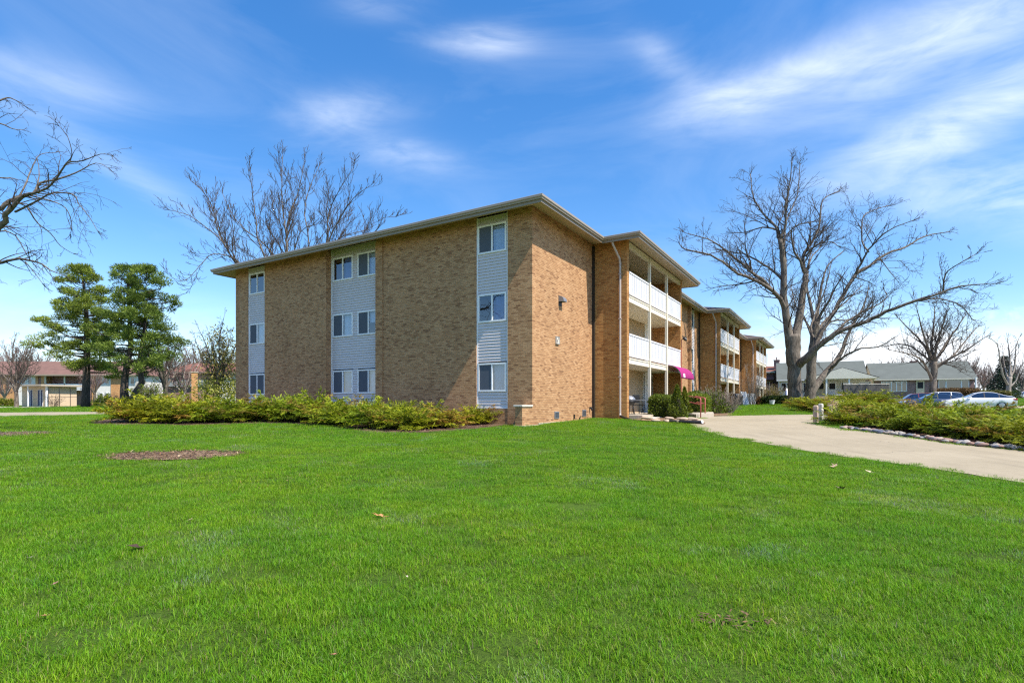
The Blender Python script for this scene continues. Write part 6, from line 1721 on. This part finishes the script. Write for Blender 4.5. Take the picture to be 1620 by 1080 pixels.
# pale flower clump behind the third post
a = px(1314, 640, 22.6); e = empty('flower_clump', (a.x+0.15, a.y, gz(a.x, a.y)), 0, 'dry pale flower heads sticking out of the island juniper', 'plant')
nr = np.random.default_rng(77); P = nr.normal(0, 0.1, (160, 3))+np.array([0, 0, 0.72]); cc = np.array([0.55, 0.45, 0.28])*nr.uniform(0.6, 1.1, (160, 1)); v, c = leaf_tris(P, nr.normal(0, 1, (160, 3)), nr.uniform(0.04, 0.09, 160), 0.04*np.ones(160), cc)
new_obj('flower_heads', tri_mesh('flower_heads', v, c, M['leafy']), e)
mb = MB()
for k in range(8): mb.tube([(0.02*math.cos(k), 0.02*math.sin(k), -0.05), (0.08*math.cos(k), 0.08*math.sin(k), 0.7)], [0.006, 0.004], 4)
mb.build('stem', M['twig_pale'], e)

# ------------------------------------------------------------------ fallen leaves
def leaf_mesh(seed, col):
    r = random.Random(seed); n = 12; mb = MB(); ring_ = []
    for k in range(n):
        a = 2*math.pi*k/n; rr = (0.5+0.22*math.cos(a*5/1.0+r.random())) * (1 if k % 2 else 0.72)
        x, y = math.cos(a)*rr, math.sin(a)*rr*0.75
        ring_.append((x, y, 0.28*abs(y)+0.18*x*x+r.uniform(-.05, .05)))
    for k in range(n): mb.tri((0, 0, 0.02), ring_[k], ring_[(k+1) % n])
    mb.tube([(0.4, 0, 0.06), (0.75, 0.05, 0.16)], [0.02, 0.012], 4)
    return mb, m_plain('dead_leaf', col, 0.8, 0.3, 6)
for k, (u, v, s, col, lab) in enumerate([(600, 822, 0.105, (0.42, 0.20, 0.08), 'curled orange brown dead leaf near the middle of the lawn'), (216, 873, 0.11, (0.06, 0.035, 0.025), 'dark brown curled leaf on the left of the lawn'),
        (679, 823, 0.035, (0.42, 0.38, 0.32), 'tiny pale leaf right of the orange brown leaf'), (301, 828, 0.05, (0.36, 0.28, 0.18), 'small tan leaf scrap above the dark leaf'), (644, 921, 0.03, (0.4, 0.33, 0.26), 'small pale scrap in the middle foreground'),
        (456, 765, 0.06, (0.45, 0.3, 0.15), 'small tan leaf at the far middle of the lawn'), (72, 985, 0.06, (0.38, 0.2, 0.09), 'small rust leaf in the lower left grass'), (529, 1048, 0.05, (0.4, 0.17, 0.11), 'reddish leaf scrap at the bottom of the lawn'),
        (1320, 741, 0.14, (0.42, 0.3, 0.18), 'pale tan leaf on the grass near the drive edge'), (1374, 750, 0.09, (0.5, 0.42, 0.25), 'yellowish leaf on the grass right of the tan one'), (1330, 777, 0.12, (0.16, 0.12, 0.08), 'dark twig like leaf on the grass below the drive edge'),
        (275, 716.5, 0.10, (0.72, 0.70, 0.66), 'white pebble like scrap on the bare soil patch'), (48, 890, 0.05, (0.3, 0.27, 0.2), 'grey straw scrap at the left of the lawn'), (88, 932, 0.05, (0.24, 0.12, 0.1), 'small dark red leaf in the left foreground')]):
    mb, mt = leaf_mesh(200+k, col); x, y = gp(u, v)
    d = max(0.03, 0.055 - 0.0006*y)
    o = mb.build('fallen_leaf', mt, None, False, False, (x, y, gz(x, y)+ (0.045 if v != 716.5 else 0.03))); s *= 1.25 if k < 2 or 8 <= k < 11 else 0.85; o.scale = (s, s, s); o.rotation_euler = (0.2*math.sin(k), 0.25, k*1.3)
    tag(o, lab, 'leaf', 'leaves fallen on the lawn')

# chips, straw and twigs littering the bare patches and the mulch
def litter(name, poly, n, cols, size, seed, edge=1.06):
    g = np.random.default_rng(seed); xs = [p[0] for p in poly]; ys = [p[1] for p in poly]
    x = g.uniform(min(xs)-0.2, max(xs)+0.2, n*4); y = g.uniform(min(ys)-0.2, max(ys)+0.2, n*4)
    cx_, cy_ = sum(xs)/len(xs), sum(ys)/len(ys)
    big = [((p[0]-cx_)*edge+cx_, (p[1]-cy_)*edge+cy_) for p in poly]
    m = in_poly(x, y, big); x, y = x[m][:n], y[m][:n]; k = len(x)
    pos = np.stack([x, y, ground(x, y)+0.016+g.random(k)*0.018], 1)
    d = g.normal(0, 1, (k, 3)); d[:, 2] *= 0.25; d /= np.linalg.norm(d, axis=1, keepdims=True)
    u = np.cross(d, np.array([[0, 0, 1.0]])); L = g.uniform(0.4, 1.5, (k, 1))*size; W = L*g.uniform(0.12, 0.55, (k, 1))
    c = np.array(cols)[g.integers(0, len(cols), k)]*g.uniform(0.7, 1.25, (k, 1))
    a, b, e, f = pos-u*W*0.5, pos+u*W*0.5, pos+d*L+u*W*0.4, pos+d*L-u*W*0.4
    v = np.concatenate([np.stack([a, b, e], 1), np.stack([a, e, f], 1)]); c = np.concatenate([c, c])
    tag(new_obj(name, tri_mesh(name, v, c, M['leafy'])), kind='stuff')
EARTH = [(0.34, 0.22, 0.13), (0.24, 0.14, 0.08), (0.12, 0.07, 0.045), (0.44, 0.33, 0.21), (0.06, 0.04, 0.03)]
litter('wood_chips', ring(c1[0], c1[1], 1.36, 0.82, 46, 0.07, 2), 2600, EARTH, 0.05, 1, 1.1)
litter('wood_chips', ring(c2[0], c2[1], 1.4, 0.75, 46, 0.08, 5), 2200, EARTH, 0.05, 2, 1.1)
c3 = gp(1158, 985)
litter('wood_chips', ring(c3[0], c3[1], 0.24, 0.10, 20, 0.2, 9), 90, [(0.24, 0.15, 0.08), (0.16, 0.10, 0.06)], 0.035, 5)
litter('mulch_chips', mulch_poly, 9000, [(0.14, 0.085, 0.06), (0.09, 0.055, 0.04), (0.22, 0.14, 0.10), (0.3, 0.22, 0.16)], 0.06, 3, 1.0)
litter('mulch_chips', isl_bed, 7000, [(0.14, 0.085, 0.06), (0.09, 0.055, 0.04), (0.22, 0.14, 0.10)], 0.06, 4, 1.0)
# ------------------------------------------------------------------ the lawn grass
def clump(name, seed, n, rad, h, w, seg=2):
    g = np.random.default_rng(seed); V, F, T = [], [], []
    a = g.uniform(0, 2*np.pi, n); rr = rad*np.sqrt(g.random(n)); X = rr*np.cos(a); Y = rr*np.sin(a)
    for i in range(n):
        hh = h*g.uniform(0.55, 1.2); ww = w*g.uniform(0.7, 1.25); yaw = g.uniform(0, 2*np.pi); lean = g.uniform(0.15, 1.25)
        dx, dy = math.cos(yaw), math.sin(yaw); sx, sy = -dy, dx
        base = len(V); tone = g.uniform(0.55, 1.4); yel = g.random()
        c = np.array([0.125+0.085*yel, 0.32+0.04*yel, 0.012+0.008*g.random()])*tone
        if g.random() < 0.08: c = np.array([0.30, 0.42, 0.10])
        if g.random() < 0.03: c = np.array([0.32, 0.28, 0.13])
        for k in range(seg+1):
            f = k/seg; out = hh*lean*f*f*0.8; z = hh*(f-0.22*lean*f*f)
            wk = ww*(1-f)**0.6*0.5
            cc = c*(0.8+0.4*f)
            if k < seg:
                V += [(X[i]+dx*out-sx*wk, Y[i]+dy*out-sy*wk, z-0.01), (X[i]+dx*out+sx*wk, Y[i]+dy*out+sy*wk, z-0.01)]; T += [cc, cc]
            else:
                V.append((X[i]+dx*out, Y[i]+dy*out, z-0.01)); T.append(cc)
        for k in range(seg-1): F.append((base+2*k, base+2*k+1, base+2*k+3, base+2*k+2))
        F.append((base+2*(seg-1), base+2*(seg-1)+1, base+2*seg))
    me = bpy.data.meshes.new(name); me.from_pydata(V, [], F); me.materials.append(M['grass'])
    ca = me.attributes.new('tint', 'FLOAT_COLOR', 'POINT'); c4 = np.ones((len(V), 4), np.float32); c4[:, :3] = np.array(T); ca.data.foreach_set('color', c4.ravel())
    return bpy.data.objects.new(name, me)

def lawn(name, kinds, y0, y1, dens, xlim, seed, smin=0.8, smax=1.25):
    col = bpy.data.collections.new(name+'_clumps')
    for o in kinds: col.objects.link(o)
    g = np.random.default_rng(seed)
    area = 0.0; W = lambda y: xlim(y)
    ys = np.linspace(y0, y1, 60); area = float(np.sum(2*W(ys))*(y1-y0)/60)
    n = int(area*dens); wmax = W(ys).max()
    y = g.uniform(y0, y1, n*3); x = g.uniform(-wmax, wmax, n*3)
    m = np.abs(x) < W(y); x, y = x[m][:n], y[m][:n]
    keep = np.ones(len(x), bool)
    for poly in BARE: keep &= ~in_poly(x, y, poly)
    x, y = x[keep], y[keep]
    # thin and short patches, longer tufts: growth varies over the lawn
    v = 0.5*np.sin(x*0.9+1.3*np.sin(y*0.55))*np.cos(y*0.8+np.sin(x*0.6)*1.5) + 0.5*np.sin(x*2.3+y*1.1)*np.sin(y*1.9-x*0.7)
    s = g.uniform(smin, smax, len(x))*(1+0.16*v)
    cx_, cy_ = gp(1158, 985); s *= np.where((x-cx_)**2/0.06+(y-cy_)**2/0.02 < 1, 0.4, 1.0)
    me = bpy.data.meshes.new(name); z = ground(x, y)
    me.vertices.add(len(x)); me.vertices.foreach_set('co', np.stack([x, y, z-0.004], 1).astype(np.float32).ravel())
    def attr(nm, t, arr, key):
        a = me.attributes.new(nm, t, 'POINT'); a.data.foreach_set(key, arr.ravel())
    attr('rot', 'FLOAT_VECTOR', np.stack([g.normal(0, 0.06, len(x)), g.normal(0, 0.06, len(x)), g.uniform(0, 6.283, len(x))], 1).astype(np.float32), 'vector')
    attr('scl', 'FLOAT_VECTOR', np.stack([np.ones_like(s), np.ones_like(s), s], 1).astype(np.float32), 'vector')
    attr('pick', 'INT', g.integers(0, len(kinds), len(x)).astype(np.int32), 'value')
    o = new_obj(name, me); tag(o, kind='stuff')
    ng = bpy.data.node_groups.new(name, 'GeometryNodeTree')
    ng.interface.new_socket('Geometry', in_out='INPUT', socket_type='NodeSocketGeometry'); ng.interface.new_socket('Geometry', in_out='OUTPUT', socket_type='NodeSocketGeometry')
    N = ng.nodes.new; Lk = ng.links.new
    gi, go = N('NodeGroupInput'), N('NodeGroupOutput'); ip = N('GeometryNodeInstanceOnPoints'); ci = N('GeometryNodeCollectionInfo')
    ci.inputs['Collection'].default_value = col; ci.inputs['Separate Children'].default_value = True; ci.inputs['Reset Children'].default_value = True
    ip.inputs['Pick Instance'].default_value = True
    def na(nm, t):
        a = N('GeometryNodeInputNamedAttribute'); a.data_type = t; a.inputs['Name'].default_value = nm
        return [s_ for s_ in a.outputs if s_.enabled and s_.name == 'Attribute'][0]
    er = N('FunctionNodeEulerToRotation')
    Lk(gi.outputs[0], ip.inputs['Points']); Lk(ci.outputs[0], ip.inputs['Instance']); Lk(na('rot', 'FLOAT_VECTOR'), er.inputs[0]); Lk(er.outputs[0], ip.inputs['Rotation'])
    Lk(na('scl', 'FLOAT_VECTOR'), ip.inputs['Scale']); Lk(na('pick', 'INT'), ip.inputs['Instance Index']); Lk(ip.outputs[0], go.inputs[0])
    md = o.modifiers.new('scatter', 'NODES'); md.node_group = ng
    print(name, len(x))
wide = lambda y: 1.25*y+1.8
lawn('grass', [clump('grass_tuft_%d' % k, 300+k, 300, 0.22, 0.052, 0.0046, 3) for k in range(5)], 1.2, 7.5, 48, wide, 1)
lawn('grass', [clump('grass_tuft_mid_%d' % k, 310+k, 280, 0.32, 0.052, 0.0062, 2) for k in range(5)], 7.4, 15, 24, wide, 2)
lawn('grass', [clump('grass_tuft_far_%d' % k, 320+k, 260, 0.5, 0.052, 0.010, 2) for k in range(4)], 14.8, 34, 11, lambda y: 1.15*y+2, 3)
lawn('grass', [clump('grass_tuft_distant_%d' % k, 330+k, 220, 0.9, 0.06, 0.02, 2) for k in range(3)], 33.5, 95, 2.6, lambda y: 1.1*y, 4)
print('tris', sum(len(o.data.polygons) for o in bpy.data.objects if o.type == 'MESH'))
